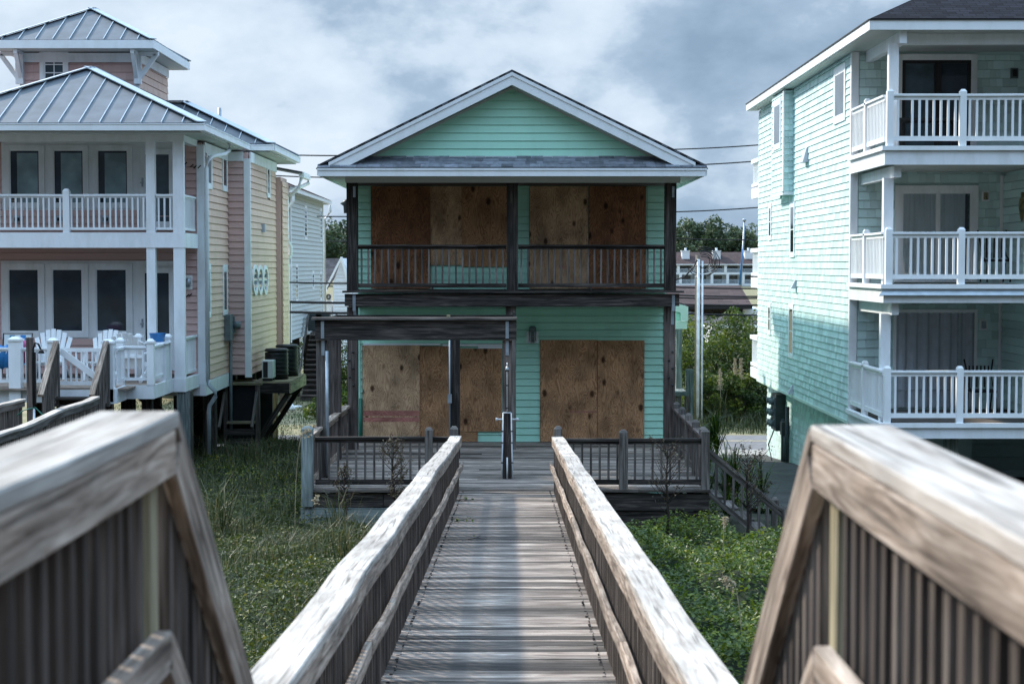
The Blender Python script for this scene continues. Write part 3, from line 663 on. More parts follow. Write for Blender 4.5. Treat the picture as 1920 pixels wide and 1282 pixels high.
# roof planes
for s in (-1, 1):
    mb = MB(); a = [(s * 3.82, 33.60, 7.62), (s * 3.82, 50.6, 7.62), (0, 50.6, RT), (0, 33.60, RT)]
    if s > 0: a = a
    else: a = a[::-1]
    mb.poly([Vector(p) + Vector((0, 0, .04)) for p in a], u=(0, 1, 0), thick=.035); mb.build('roof', 'roof_grey', ch)
    # rake board, drip edge and soffit
    n_ = Vector((s * SL, 0, 1)).normalized(); t_ = Vector((s * 1, 0, -SL)).normalized()
    A = Vector((0, 33.62, RT - .02)); B = Vector((s * 3.60, 33.62, RT - .02 - SL * 3.60))
    down = Vector((0, 0, -.235))
    mb = MB(); mb.add([A, B, B + down * .62 + Vector((-s * .20, 0, 0)), A + down, A + Vector((0, .04, 0)), B + Vector((0, .04, 0)), B + down * .62 + Vector((-s * .20, .04, 0)), A + down + Vector((0, .04, 0))],
                      [(0, 1, 2, 3), (7, 6, 5, 4), (3, 2, 6, 7), (0, 4, 5, 1), (1, 5, 6, 2)]); mb.build('rake_board', 'white_clean', ch)
    A2 = A + Vector((0, -.02, .012)); B2 = B + Vector((0, -.02, .012)); d2 = Vector((0, 0, -.07))
    mb = MB(); mb.add([A2, B2, B2 + d2, A2 + d2, A2 + Vector((0, .019, 0)), B2 + Vector((0, .019, 0)), B2 + d2 + Vector((0, .019, 0)), A2 + d2 + Vector((0, .019, 0))],
                      [(0, 1, 2, 3), (3, 2, 6, 7), (0, 4, 5, 1)]); mb.build('trim_board', 'white', ch)
    mb = MB(); e0 = Vector((0, 33.66, RT - .235)); e1 = Vector((s * 3.55, 33.66, RT - .235 - SL * 3.55)); q = Vector((0, .40, 0))
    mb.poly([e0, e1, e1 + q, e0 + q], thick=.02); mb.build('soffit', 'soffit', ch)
    mb = MB()   # frieze board under the soffit on the gable
    f0 = Vector((0, 34.02, RT - .245)); f1 = Vector((s * 3.0, 34.02, RT - .245 - SL * 3.0)); dd = Vector((0, 0, -.05))
    mb.poly([f0, f1, f1 + dd, f0 + dd], thick=.02); mb.build('trim_board', 'soffit', ch)
    # vent dots along the rake soffit
    mb = MB()
    for k in range(38):
        t = .12 + 3.3 * k / 38; c = Vector((s * t, 33.655, RT - .246 - SL * t)); mb.box(c + Vector((-.012, -.03, -.012)), c + Vector((.012, .0, .004)))
    mb.build('soffit_vent', 'black_metal', ch)
    # side eaves
    mb = MB(); mb.box((s * 3.80, 33.62, 7.46), (s * 3.83, 50.6, 7.62)); mb.build('fascia', 'white_clean', ch)
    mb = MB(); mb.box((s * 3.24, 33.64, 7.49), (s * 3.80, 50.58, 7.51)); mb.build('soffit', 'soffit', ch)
# pent roof over the porch
mb = MB(); mb.poly([(-3.84, 33.56, 7.60), (3.84, 33.56, 7.60), (3.28, 34.04, 7.84), (-3.28, 34.04, 7.84)], u=(1, 0, 0), thick=.03)
mb.build('porch_roof', 'roof_grey', ch)
tb = MB()      # shingle tabs of the pent roof
for row in range(4):
    y0s = 33.545 + .125 * row; z0s = 7.607 + (.24 / .48) * .125 * row + .004; x = -3.82 + .3 * row
    while x < 3.82 - .28 * row:
        w = random.uniform(.12, .34); hh = random.choice((.0, .006, .012)); x1 = min(x + w, 3.82 - .26 * row)
        sl_ = .24 / .48
        tb.add([(x + .003, y0s, z0s + .008 + hh), (x1, y0s, z0s + .008 + hh), (x1, y0s + .13, z0s + .008 + .13 * sl_ + hh * .3), (x + .003, y0s + .13, z0s + .008 + .13 * sl_ + hh * .3), (x + .003, y0s, z0s - .006), (x1, y0s, z0s - .006)],
               [(0, 1, 2, 3), (4, 5, 1, 0), (1, 5, 2), (4, 0, 3)])
        x = x1
flat('tab_grey', (0.17, 0.185, 0.215), rough=.9, nscale=9, noise=.35)
_nt = M['tab_grey'].node_tree; _b = _nt.nodes['Principled BSDF']; _g = _nt.nodes.new('ShaderNodeNewGeometry'); _r = ramp(_nt, [(0, g3(.55)), (1, g3(1.35))]); _nt.links.new(_g.outputs['Random Per Island'], _r.inputs[0])
_nt.links.new(mul(_nt, _b.inputs['Base Color'].links[0].from_socket, _r.outputs[0]), _b.inputs['Base Color'])
tb.build('shingles', 'tab_grey', ch)
mb = MB(); mb.box((-3.80, 33.57, 7.44), (3.80, 33.60, 7.58)); mb.build('fascia', 'white_clean', ch)
mb = MB(); mb.box((-3.82, 33.55, 7.555), (3.82, 33.568, 7.595)); mb.build('trim_board', 'white', ch)
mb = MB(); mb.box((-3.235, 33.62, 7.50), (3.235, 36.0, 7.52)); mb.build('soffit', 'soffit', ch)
mb = MB(); mb.box((-3.33, 34.20, 7.345), (3.36, 34.34, 7.499)); mb.build('beam', 'soffit', ch)
mb = MB(); mb.box((-3.25, 34.5, 7.36), (3.25, 35.98, 7.39)); mb.build('ceiling', 'brown_wood', ch)
# porch posts
for x0, x1, nm in ((650, 670.5, 0), (950, 971, 1), (1246.5, 1268, 2)):
    a = at(x0, 497, PYF).x; b_ = at(x1, 497, PYF).x
    mb = MB(); mb.box((a, PYF + .01, UZ - .05), (b_, PYF + .20, 7.42)); mb.build('post', 'dark_wood', ch)
for x0, x1 in ((650, 669.5), (948, 967.5), (1246.5, 1267)):
    a = at(x0, 497, PYF).x; b_ = at(x1, 497, PYF).x
    mb = MB(); mb.box((a, PYF + .03, 1.0), (b_, PYF + .21, 4.855)); mb.build('post', 'brown_wood' if x0 != 948 else 'grey_wood', ch)
for sx in (-3.24, 3.21):   # bolts in the posts
    mb = MB()
    for zb_, dx in ((3.95, .03), (3.78, -.04), (3.62, .03), (3.44, -.04), (3.28, .035)):
        mb.lathe((sx + dx, PYF + .025, zb_), [(.0, 0), (.022, 0), (.022, -.02), (0, -.02)], 8, 'y')
    mb.build('bolt', 'black_metal', ch)
for sx in (-3.17, 3.24):
    mb = MB(); mb.box((sx - .03, PYF - .14, 4.78), (sx + .03, PYF - .131, 5.10)); mb.box((sx - .03, PYF + .012, 4.5), (sx + .03, PYF + .028, 4.87)); mb.build('strap', 'galvanised', ch)
    mb = MB(); mb.box((sx - .025, PYF - .002, 7.06), (sx + .025, PYF + .008, 7.28)); mb.build('strap', 'galvanised', ch)
# upper floor beam and deck
mb = MB(); mb.beam((-3.36, PYF - .10, 5.0), (3.36, PYF - .10, 5.0), .05, .245); mb.build('beam', 'dark_wood', ch)
mb = MB(); mb.beam((-3.40, PYF - .04, 5.165), (3.45, PYF - .04, 5.165), .34, .038); mb.build('trim_board', 'dark_wood', ch)
mb = MB(); mb.beam((-3.3, PYF + .10, 4.975), (3.3, PYF + .10, 4.975), .13, .23); mb.build('beam', 'dark_wood', ch)
mb = MB()
for k in range(9): mb.box((-3.25, PYF + .14 + k * .16, UZ - .045), (3.25, PYF + .14 + k * .16 + .15, UZ - .005))
mb.build('decking', 'dark_wood', ch)
mb = MB(); mb.box((-3.24, PYF + .17, 4.83), (3.24, 35.98, 4.86)); mb.build('ceiling', 'mint', ch)
for xa, xb in ((671, 949.5), (971.5, 1246)):
    a = at(xa, 497, PYF).x; b_ = at(xb, 497, PYF).x
    railing(ch, (a, PYF + .08, UZ), (b_, PYF + .08, UZ), .91, 'dark_wood', bal=(.036, .036), pitch=.137, top=(.14, .04), sub=(.04, .05), bot=(.04, .075), zb=.055, balmat='grey_wood')
    mb = MB(); mb.box(((a + b_) / 2 - .02, PYF + .06, UZ), ((a + b_) / 2 + .02, PYF + .10, UZ + .055)); mb.build('rail_block', 'dark_wood', ch)
# plywood sheets
def ply(x0, x1, y0, y1, mat, n0=.03, th=.018):
    u0, u1, z0, z1 = W.px(x0, x1, y0, y1); c = MB(); W.box(c, u0, u1, max(z0, DZ + .004), min(z1, 7.35), n0, n0 + th); o = c.build('plywood_board', mat, ch)
    if (x1 - x0) > 30 and (y1 - y0) > 90:
        sc = MB(); za, zb_ = max(z0, DZ + .004), min(z1, 7.35); k = za + .12
        while k < zb_ - .05:
            for uu in (u0 + .035, (u0 + u1) / 2 + .03, u1 - .035):
                q = random.uniform(-.02, .02); W.box(sc, uu - .008, uu + .008, k + q, k + q + .016, n0 + th - .001, n0 + th + .003)
            k += .30
        sc.build('screws', 'black_metal', o)
        eg = MB(); W.box(eg, u0 - .006, u0 + .0, za, zb_, n0, n0 + th - .004); eg.build('board_edge', 'interior', o)
    return o
for a in ((697, 807, 345, 541, 'ply_dark', .052), (806, 866, 345, 497, 'ply_tan'), (866.6, 952, 345, 500, 'ply_brown'),
          (993, 1103, 345, 541, 'ply_tan'), (1103.6, 1211, 345, 541, 'ply_dark', .05),
          (681, 787, 647, 831, 'ply_tan', .052), (787.6, 862, 649, 822, 'ply_brown'), (862.6, 941, 653, 808, 'ply_brown', .045), (862.6, 896, 808.6, 829, 'ply_brown'),
          (1013, 1119.5, 637, 831.5, 'ply_brown', .04), (1120, 1208, 638, 826, 'ply_brown', .041)):
    ply(*a)
ply(1213, 1213.5, 345, 541, 'ply_dark')
for (x0, x1, y0, y1) in ((681.5, 786, 769, 779), (681.5, 786, 781.5, 790)):
    ply(x0, x1, y0, y1, 'ply_pink', .0705, .0012)
ply(1047, 1070, 499.5, 502, 'ply_pink', .049, .0012); ply(1068, 1119, 770, 772.5, 'ply_pink', .0582, .0012)
mb = MB()
for r in ((682, 826, 643.5, 647), (830, 941, 644.5, 648.5), (896.5, 941, 648.6, 653)):
    u0, u1, z0, z1 = W.px(*r); W.box(mb, u0, u1, z0, z1, 0, .075)
mb.build('door_head', 'white', ch)
u0, u1, z0, z1 = W.px(949.5, 951, 645, 830); 
mb = MB()   # white corner boards of the wall, seen at the porch sides
W.box(mb, -3.25, -3.20, DZ, 4.8, 0, .03); mb.build('corner_board', 'mint', ch); mb = MB(); W.box(mb, 3.20, 3.25, DZ, 4.8, 0, .03); mb.build('corner_board', 'mint', ch)
# bulkhead lamp, outlet
def cage_lamp(root, Wl, u, z, mat='pvc', plate='white_clean'):
    pl = MB(); Wl.box(pl, u - .125, u + .125, z - .22, z + .02, 0.014, .04); o = pl.build('wall_lamp', plate or 'shutter', root)
    b2 = MB(); c = Wl.pt(u, z - .10, .13)
    b2.lathe(c, [(.0, .24), (.05, .24), (.075, .21), (.078, .13), (.07, .12), (.07, -.06), (.04, -.10), (0, -.10)], 12); b2.build('lamp_body', 'meter_grey', o)
    cg = MB()
    for k in range(6):
        q = k * math.pi / 3; cg.tube([c + Vector((math.cos(q) * r, math.sin(q) * r, zz)) for r, zz in ((.08, .12), (.095, .0), (.08, -.08), (.01, -.13))], .006, 5)
    cg.build('cage', 'pvc', o); return o
cage_lamp(ch, W, at(998.5, 640, WY).x, 4.28)
mb = MB(); u0, u1, z0, z1 = W.px(990, 994, 491, 499); W.box(mb, u0, u1, z0, z1, .015, .05); mb.build('outlet_box', 'black_metal', ch)
mb = MB(); mb.lathe((-3.42, 35.4, 6.97), [(0, -.2), (.06, -.2), (.07, -.05), (.14, .0), (.02, .09), (0, .09)], 12); mb.beam((-3.42, 35.4, 7.0), (-3.25, 35.4, 7.08), .03, .03); mb.build('wall_lamp', 'meter_grey', ch)
mb = MB(); mb.tube([(at(676, 700, 35.9).x, 35.9, 1.9), (at(676, 700, 35.9).x, 35.9, 2.9)], .035, 8); mb.build('conduit', 'hose_green', ch)
# ------------------------------------------------------------ deck in front of the house
dk = thing('wooden_deck', 'grey plank deck with picket railings in front of the boarded house', 'deck', (0, 31, 1.0))
mb = MB(); y = 28.22
while y < 35.97:
    w = min(.138, 35.99 - y)
    x = -3.48; 
    brk = random.choice((-1.8, -.6, .9, 2.1)); 
    for a, b_ in ((x, brk - .002), (brk + .002, 3.30)):
        mb.box((a, y, DZ - .038 + random.uniform(-.002, .002)), (b_, y + w, DZ + random.uniform(-.003, .003)))
    y += .1445
mb.build('decking', 'deck_wood', dk)
for (x0, x1, z0, z1, yy) in ((-3.48, -2.15, 1.68, 1.90, 28.28), (-2.14, -.98, 1.68, 1.90, 28.28), (-3.52, -.98, 1.30, 1.665, 28.24), (.82, 3.28, 1.62, 1.90, 28.28), (.82, 3.22, 1.22, 1.60, 28.32)):
    mb = MB(); mb.box((x0, yy, z0), (x1, yy + .04, z1)); mb.build('skirting', 'dark_wood' if yy == 28.28 else 'treated_wood' if x0 < 0 else 'dark_wood', dk)
mb = MB(); mb.box((-.97, 28.27, 1.55), (.81, 28.31, 1.90)); mb.build('skirting', 'dark_wood', dk)
for s in (-3.44, 3.24): mb = MB(); mb.box((s - .02, 28.4, 1.5), (s + .02, 35.9, 1.92)); mb.build('joist', 'dark_wood', dk)
for px_, yy in ((-3.40, 28.45), (3.13, 28.5), (-3.35, 32), (3.15, 32), (0, 32), (-1.5, 28.5), (1.5, 28.5)):
    mb = MB(); mb.box((px_ - .07, yy, .5), (px_ + .07, yy + .14, 1.88)); mb.build('pile', 'treated_wood' if yy < 30 else 'dark_wood', dk)
kw = dict(bal=(.036, .036), top=(.10, .045), sub=(.04, .05), bot=(.045, .085), zb=.075)
def fx(x): return at(x, 870, 28.4).x
railing(dk, (fx(592), 28.36, DZ), (fx(846), 28.36, DZ), .875, 'dark_wood', pitch=.147, posts=(fx(804.5) - fx(592),), post=(.13, .14), postmat='grey_wood', balmat='grey_wood', **kw)
railing(dk, (fx(1050), 28.36, DZ), (fx(1314), 28.36, DZ), .845, 'dark_wood', pitch=.15, posts=(fx(1168.5) - fx(1050),), post=(.145, .13), postmat='grey_wood', balmat='grey_wood', **kw)
for xa in (851.5, 1046.5):
    mb = MB(); c = Vector((fx(xa), 28.42, 0)); mb.box((c.x - .065, c.y - .065, 1.0), (c.x + .065, c.y + .065, 2.97)); post_cap(mb, Vector((c.x, c.y, 2.97)), .13); mb.build('post', 'grey_wood', dk)
mb = MB(); mb.box((fx(568), 28.15, 1.70), (fx(589), 28.35, 2.99)); post_cap(mb, Vector(((fx(568) + fx(589)) / 2, 28.25, 2.99)), .19); mb.build('post', 'treated_wood', dk)
mb = MB(); mb.box((fx(574), 28.2, 1.0), (fx(583), 28.24, 1.62)); mb.build('strap', 'galvanised', dk)
mb = MB(); mb.box((fx(1314), 28.28, 1.90), (fx(1329), 28.41, 2.93)); post_cap(mb, Vector(((fx(1314) + fx(1329)) / 2, 28.345, 2.93)), .14); mb.build('post', 'grey_wood', dk)
railing(dk, (3.24, 28.5, DZ), (3.30, 34.4, DZ), .86, 'brown_wood', pitch=.15, posts=(.35, 1.65, 3.0, 4.35, 5.6), post=(.13, .12), top=(.13, .045), bal=(.036, .036), sub=(.04, .09), bot=(.04, .09), postmat='grey_wood', capmat='cap_wood')
railing(dk, (-3.40, 28.4, DZ), (-3.34, 34.4, DZ), .90, 'near_wood', pitch=.13, posts=(), top=(.15, .045), bal=(.036, .036), sub=(.04, .10), bot=(.04, .12), zb=.04, balmat='brown_wood')
# side stair of the deck
def stair_rail(root, a, b_, mat='grey_wood'):
    a = Vector(a); b_ = Vector(b_); Z = Vector((0, 0, 1)); mb = MB()
    mb.beam(a + Z * .86, b_ + Z * .86, .09, .04); mb.beam(a + Z * .77, b_ + Z * .77, .04, .07); mb.beam(a + Z * .12, b_ + Z * .12, .045, .085); r = mb.build('stair_rail', mat, root)
    for k in range(1, 9):
        piece('baluster', (.036, .036, .60), mat, r, a + (b_ - a) * (k / 9.0) + Z * .15, root)
    mb = MB(); mb.box((b_.x - .06, b_.y - .06, b_.z - .8), (b_.x + .06, b_.y + .06, b_.z + .93)); post_cap(mb, b_ + Z * .93, .12); mb.build('post', mat, r)
stair_rail(dk, (3.30, 28.7, 1.74), (4.62, 28.7, .66)); stair_rail(dk, (3.30, 29.8, 1.74), (4.62, 29.8, .66))
for k in range(5):
    mb = MB(); mb.box((3.31 + k * .26, 28.76, DZ - .19 * (k + 1) - .038), (3.31 + k * .26 + .27, 29.75, DZ - .19 * (k + 1))); mb.build('step', 'grey_wood', dk)
# ------------------------------------------------------------ timber frame (pergola) on the deck
pg = thing('pergola', 'dark timber post and beam frame standing on the left of the deck', 'pergola', (-1.7, 31, DZ))
mb = MB(); mb.beam((-3.44, 29.82, 4.565), (.08, 29.82, 4.565), .06, .35); mb.build('beam', 'dark_wood', pg)
mb = MB(); mb.beam((-3.50, 29.86, 4.767), (.09, 29.86, 4.767), .27, .038); mb.build('cap_board', 'grey_wood', pg)
mb = MB(); mb.beam((-3.37, 29.95, 4.60), (-3.37, 33.0, 4.60), .05, .28); mb.build('beam', 'dark_wood', pg)
mb = MB(); mb.beam((.05, 29.95, 4.60), (.05, 34.3, 4.60), .05, .28); mb.build('beam', 'dark_wood', pg)
mb = MB(); mb.beam((-3.35, 32.95, 4.60), (.05, 32.95, 4.60), .05, .28); mb.build('beam', 'dark_wood', pg)
for (x0, x1, yy, mt) in ((593, 614, 29.86, 'grey_wood'), (617, 638, 32.7, 'brown_wood'), (942, 960, 29.86, 'brown_wood'), (844, 862, 32.8, 'dark_wood')):
    a = at(x0, 700, yy).x; b_ = at(x1, 700, yy).x; mb = MB(); mb.box((a, yy, DZ + .001), (b_, yy + (b_ - a), 4.385 if yy < 30 else 4.45)); mb.build('post', mt, pg)
for x in (604.5, 951):
    a = at(x, 600, 29.78).x; mb = MB(); mb.box((a - .028, 29.78, 4.42), (a + .028, 29.788, 4.72)); mb.box((a - .028, 29.84, 4.12), (a + .028, 29.858, 4.40)); mb.build('strap', 'galvanised', pg)
mb = MB(); a = at(843, 700, 32.75).x; mb.tube([(a, 32.77, 2.0), (a, 32.77, 4.4)], .016, 6); mb.box((a - .04, 32.72, 3.05), (a + .04, 32.79, 3.22)); mb.build('conduit', 'galvanised', pg)
mb = MB(); a = at(842, 597, 29.9).x; mb.box((a - .04, 29.84, 4.787), (a + .02, 29.92, 4.83)); mb.build('bracket', 'yellow_wood', pg)
mb = MB(); mb.tube([(at(613, 700, 29.84).x, 29.835, 2.0), (at(613, 700, 29.84).x, 29.835, 4.2)], .03, 8); mb.build('conduit', 'galvanised', pg)
# outdoor shower
X0 = at(951, 800, 29.7).x
shw = thing('outdoor_shower', 'outdoor shower of white pipes strapped to a dark post on the deck', 'outdoor shower', (X0, 29.7, DZ))
mb = MB(); mb.box((X0 - .075, 29.69, DZ + .001), (X0 + .075, 29.80, 3.16)); mb.build('post', 'dark_wood', shw)
mb = MB(); mb.tube([(X0, 29.66, 3.16), (X0, 29.66, 3.95), (X0, 29.62, 4.0), (X0, 29.58, 3.97)], .012, 8)
for s in (-1, 1):
    mb.tube([(X0 + s * .095, 29.66, DZ + .005), (X0 + s * .085, 29.66, 2.4), (X0 + s * .07, 29.66, 3.13)], .012, 8)
mb.tube([(X0 - .0, 29.66, DZ + .005), (X0, 29.66, 2.35)], .014, 8); mb.tube([(X0 - .07, 29.66, 3.13), (X0 + .07, 29.66, 3.13)], .010, 8)
mb.build('pipes', 'pvc', shw)
mb = MB(); mb.lathe((X0, 29.58, 3.88), [(0, .07), (.012, .07), (.034, .015), (.034, 0), (0, 0)], 12); mb.build('shower_head', 'galvanised', shw)
for s in (-1, 1):
    mb = MB(); mb.tube([(X0 + s * .09, 29.65, 3.02), (X0 + s * .18, 29.63, 3.02)], .013, 7); mb.lathe((X0 + s * .18, 29.63, 2.995), [(0, 0), (.02, 0), (.02, .05), (0, .05)], 8); mb.build('tap', 'pvc', shw)
mb = MB()
for z in (2.25, 2.6, 2.8, 3.2, 3.6, 3.85):
    w = .115 if z < 3.15 else .03; mb.box((X0 - w, 29.638, z), (X0 + w, 29.645, z + .02)) if z > 3.15 else [mb.box((X0 + s * .088 - .022, 29.638, z), (X0 + s * .088 + .022, 29.645, z + .02)) for s in (-1, 1)]
mb.build('clamps', 'black_metal', shw)
# small back porch roof and railing right of the house
sp_ = thing('side_porch', 'small pale green gabled roof on a timber post behind the boarded house', 'porch', (4.6, 50, .5))
for z0, z1, dx in ((4.35, 4.0, 0),):
    mb = MB(); X1 = at(1290, 580, 49.5).x
    mb.poly([(3.2, 49.5, 5.05), (X1, 49.5, 4.50), (X1, 49.5, 4.08), (X1 - .22, 49.5, 4.08), (X1 - .22, 49.5, 4.32), (3.2, 49.5, 4.82)], thick=.05); mb.build('fascia', 'mint_trim', sp_)
    mb = MB(); mb.poly([(3.2, 49.54, 4.82), (X1 - .22, 49.54, 4.32), (X1 - .22, 49.54, 4.08), (3.2, 49.54, 4.08)], thick=.04); mb.build('gable', 'mint', sp_)
    mb = MB(); mb.poly([(3.2, 50.6, 5.08), (3.2, 51, 5.08), (X1 + .05, 51, 4.50), (X1 + .05, 50.6, 4.50)], thick=.03); mb.build('roof', 'roof_grey', sp_)
    mb = MB(); mb.box((3.2, 49.5, 3.85), (X1 - .02, 49.62, 4.07)); mb.build('beam', 'mint_trim', sp_)
mb = MB(); a = at(1268, 650, 49.5).x; b_ = at(1279, 650, 49.5).x; mb.box((a, 49.5, 0), (b_, 49.66, 3.85)); mb.build('post', 'treated_wood', sp_)
mb = MB(); mb.box((3.3, 48.2, 2.0), (at(1287, 700, 48.5).x, 50.6, 2.12)); mb.build('landing', 'treated_wood', sp_)
mb = MB()
for x in (1290, 1297): a = at(x, 720, 48.3).x; mb.box((a - .06, 48.3, 0), (a + .06, 48.42, 2.75))
mb.build('post', 'treated_wood', sp_)
mb = MB(); 
for k in range(7): a = 3.45 + k * .24; mb.box((a, 48.25, .5), (a + .14, 48.29, 2.0))
mb.build('screen_boards', 'brown_wood', sp_)
# ------------------------------------------------------------ pink house
ph = thing('pink_house', 'pink shingled house with metal seam roofs, square tower and white balconies', 'house', (-9, 40, 1.2))
SX = -6.70; SX2 = -6.19; WF = 37.1; BF = 35.5
XL = -14.5
WP = Wall((0, WF, 0), (1, 0, 0), (0, -1, 0))
mb = MB(); mb.box((XL, WF + .035, 3.1), (SX - .035, 41, 8.35)); mb.box((XL, 40.335, 3.1), (SX2 - .035, 44.9, 8.35)); mb.box((XL, 44.8, 3.0), (-6.055, 46.0, 8.0)); mb.build('wall', 'pink', ph)
holes_f = []
def fr(x0, x1, y0, y1): return WP.px(x0, x1, y0, y1)
top_open = fr(4, 326, 264, 396); low_open = fr(3, 326, 489, 637)
mb = MB(); lap(mb, WP, XL, SX - .02, 3.34, 8.3, .155, holes=[top_open, low_open]); mb.build('siding', 'pink', ph)
PF2 = Wall((0, 40.3, 0), (1, 0, 0), (0, -1, 0))
mb = MB(); lap(mb, PF2, SX + .02, SX2 - .12, 3.12, 8.15, .157); mb.build('siding', 'pink', ph)
S1 = Wall((SX, WF, 0), (0, 1, 0), (1, 0, 0)); S2 = Wall((SX2, 40.3, 0), (0, 1, 0), (1, 0, 0)); S3 = Wall((-6.02, 44.85, 0), (0, 1, 0), (1, 0, 0))
w1 = [S1.spx(387, 394.5, 290, 346), S1.spx(417, 423.5, 293, 351), S1.spx(386.5, 392, 506, 587), S1.spx(418, 424, 507, 583)]
w2 = [S2.spx(500, 504, 309, 365)]
mb = MB(); lap(mb, S1, .12, 3.2, 3.18, 8.15, .157, holes=[(a[0] - .05, a[1] + .05, a[2] - .05, a[3] + .05) for a in w1]); mb.build('siding', 'pink_lit', ph)
mb = MB(); lap(mb, S2, .10, 4.5, 3.12, 8.15, .157, holes=[(a[0] - .05, a[1] + .05, a[2] - .05, a[3] + .05) for a in w2]); mb.build('siding', 'pink_lit', ph)
mb = MB(); shingles(mb, S3, 0, 1.15, 3.05, 7.9, .157); mb.build('siding', 'pink_lit', ph)
for a in w1: window(ph, S1, a, trim=.10, grid=(1, 1), mat='white', pane='glass_side', head=.14)
for a in w2: window(ph, S2, a, trim=.08, mat='white', pane='glass_side', head=.1)
for xx in (476.5, 485.8, 495.5):    # oval windows
    a = atx(xx, 525, SX2); c = Vector((SX2, a.y, a.z)); ov = MB(); n = 20
    for (r0, r1, n0, n1) in ((1.0, .72, .05, .05),):
        vs = []
        for j in range(n):
            q = 2 * math.pi * j / n
            for rr, nn2 in ((1.0, 0), (1.0, .05), (.74, .05), (.74, .0)):
                vs.append(c + Vector((nn2, math.cos(q) * .44 * rr, math.sin(q) * .37 * 1.0 * rr * (1.0 if True else 1) * 1.0)))
        fs = [(j * 4 + k, ((j + 1) % n) * 4 + k, ((j + 1) % n) * 4 + k + 1, j * 4 + k + 1) for j in range(n) for k in range(3)]
        ov.add(vs, fs)
    ov.box(c + Vector((0, -.33, -.012)), c + Vector((.03, .33, .012)))
    o = ov.build('oval_window', 'white', ph)
    gl = MB(); gl.add([c + Vector((.012, math.cos(2 * math.pi * j / n) * .335, math.sin(2 * math.pi * j / n) * .28)) for j in range(n)], [tuple(range(n))]); gl.build('pane', 'glass_dark', o)
# corner boards, frieze, base band
mb = MB()
mb.box((SX - .13, WF - .03, 3.1), (SX + .02, WF + .0, 8.3)); mb.box((SX + .0, WF - .028, 3.1), (SX + .03, WF + .10, 8.3))
mb.build('corner_board', 'white', ph)
mb = MB(); mb.box((SX2 - .12, 40.27, 3.05), (SX2 + .02, 40.30, 8.2)); mb.box((SX2 + .0, 40.272, 3.05), (SX2 + .03, 40.37, 8.2)); mb.build('corner_board', 'white', ph)
mb = MB(); mb.box((SX, WF + .1, 8.14), (SX + .04, 40.28, 8.36)); mb.box((SX + .04, 40.255, 8.14), (SX2 - .13, 40.295, 8.36)); mb.box((SX2, 40.4, 8.12), (SX2 + .04, 44.8, 8.36)); mb.build('frieze', 'white', ph)
mb = MB(); mb.box((SX - .1, WF - .02, 2.86), (SX + .04, 40.3, 3.165)); mb.box((XL, WF - .0, 2.86), (SX - .11, WF + .05, 3.09)); mb.build('base_band', 'white', ph)
# roof: front wing hip, main hip
def hip(mbs, x0, x1, y0, y1, z, s, ridge_axis, th=.05, seam=.42, parent=None, mat='seam_metal', capw=.16, seams=True):
    dx, dy = (x1 - x0) / 2, (y1 - y0) / 2; r = min(dx, dy); zt = z + r * s
    if dx <= dy: A = Vector((x0 + r, y0 + r, zt)); B = Vector((x0 + r, y1 - r, zt))
    else: A = Vector((x0 + r, y0 + r, zt)); B = Vector((x1 - r, y0 + r, zt))
    c = [Vector((x0, y0, z)), Vector((x1, y0, z)), Vector((x1, y1, z)), Vector((x0, y1, z))]
    if dx <= dy: faces = [(c[0], c[1], A), (c[1], c[2], B, A), (c[2], c[3], B), (c[3], c[0], A, B)]; hips = [(c[0], A), (c[1], A), (c[2], B), (c[3], B), (A, B)]
    else: faces = [(c[0], c[1], B, A), (c[1], c[2], B), (c[2], c[3], A, B), (c[3], c[0], A)]; hips = [(c[0], A), (c[1], B), (c[2], B), (c[3], A), (A, B)]
    root = MB()
    for f in faces:
        if (f[0] - f[-1]).length < 1e-4: f = f[:-1]
        root.poly(f, u=(f[1] - f[0]), thick=th)
    o = root.build('roof', mat, parent)
    if seams:
        for f in faces:
            e = f[1] - f[0]; L = e.length; e.normalize(); n = (f[1] - f[0]).cross(f[2] - f[0]).normalized(); up = n.cross(e)
            H = (f[2] - f[0]).dot(up); k = 0.21
            tops = [((q - f[0]).dot(e), (q - f[0]).dot(up)) for q in f[2:]]
            lo = min(t[0] for t in tops); hi = max(t[0] for t in tops)
            while k < L:
                hh = H * (k / lo if k < lo and lo > 1e-3 else (1 if k <= hi else (L - k) / max(L - hi, 1e-3)))
                if hh > .1:
                    p = f[0] + e * k; sm = MB(); sm.beam(p + n * .012, p + up * (hh - .05) + n * .012, .018, .03, up=n); sm.build('seam', 'flashing', o)
                k += seam
    cp = MB()
    for a, b_ in hips:
        if (b_ - a).length > .1: cp.beam(a + Vector((0, 0, .025)), b_ + Vector((0, 0, .025)), capw, .02)
    cp.build('ridge_cap', 'flashing' if mat == 'seam_metal' else mat, o); return o
hip(None, -12.40, -6.33, 34.98, 46.6, 8.60, .48, 0, parent=ph, capw=.26)
hip(None, -13.5, -5.76, 41.0, 46.12, 8.60, .48, 0, parent=ph, capw=.26)
mb = MB(); mb.poly([(-6.7, 45.9, 8.40), (-5.62, 45.9, 8.20), (-5.62, 47.4, 8.20), (-6.7, 47.4, 8.40)], thick=.05); mb.build('roof', 'seam_metal', ph)
mb = MB(); mb.box((-5.72, 45.95, 8.05), (-5.58, 47.4, 8.19)); mb.build('gutter', 'white_clean', ph)
def gutter(parent, pts, mat='white_clean'):
    mb = MB()
    for a, b_ in zip(pts[:-1], pts[1:]): mb.beam(a, b_, .12, .13); 
    o = mb.build('gutter', mat, parent); m2 = MB()
    for a, b_ in zip(pts[:-1], pts[1:]):
        a = Vector(a); b_ = Vector(b_); m2.beam(a + Vector((0, 0, .066)), b_ + Vector((0, 0, .066)), .145, .018)
    m2.build('gutter_lip', mat, o); return o
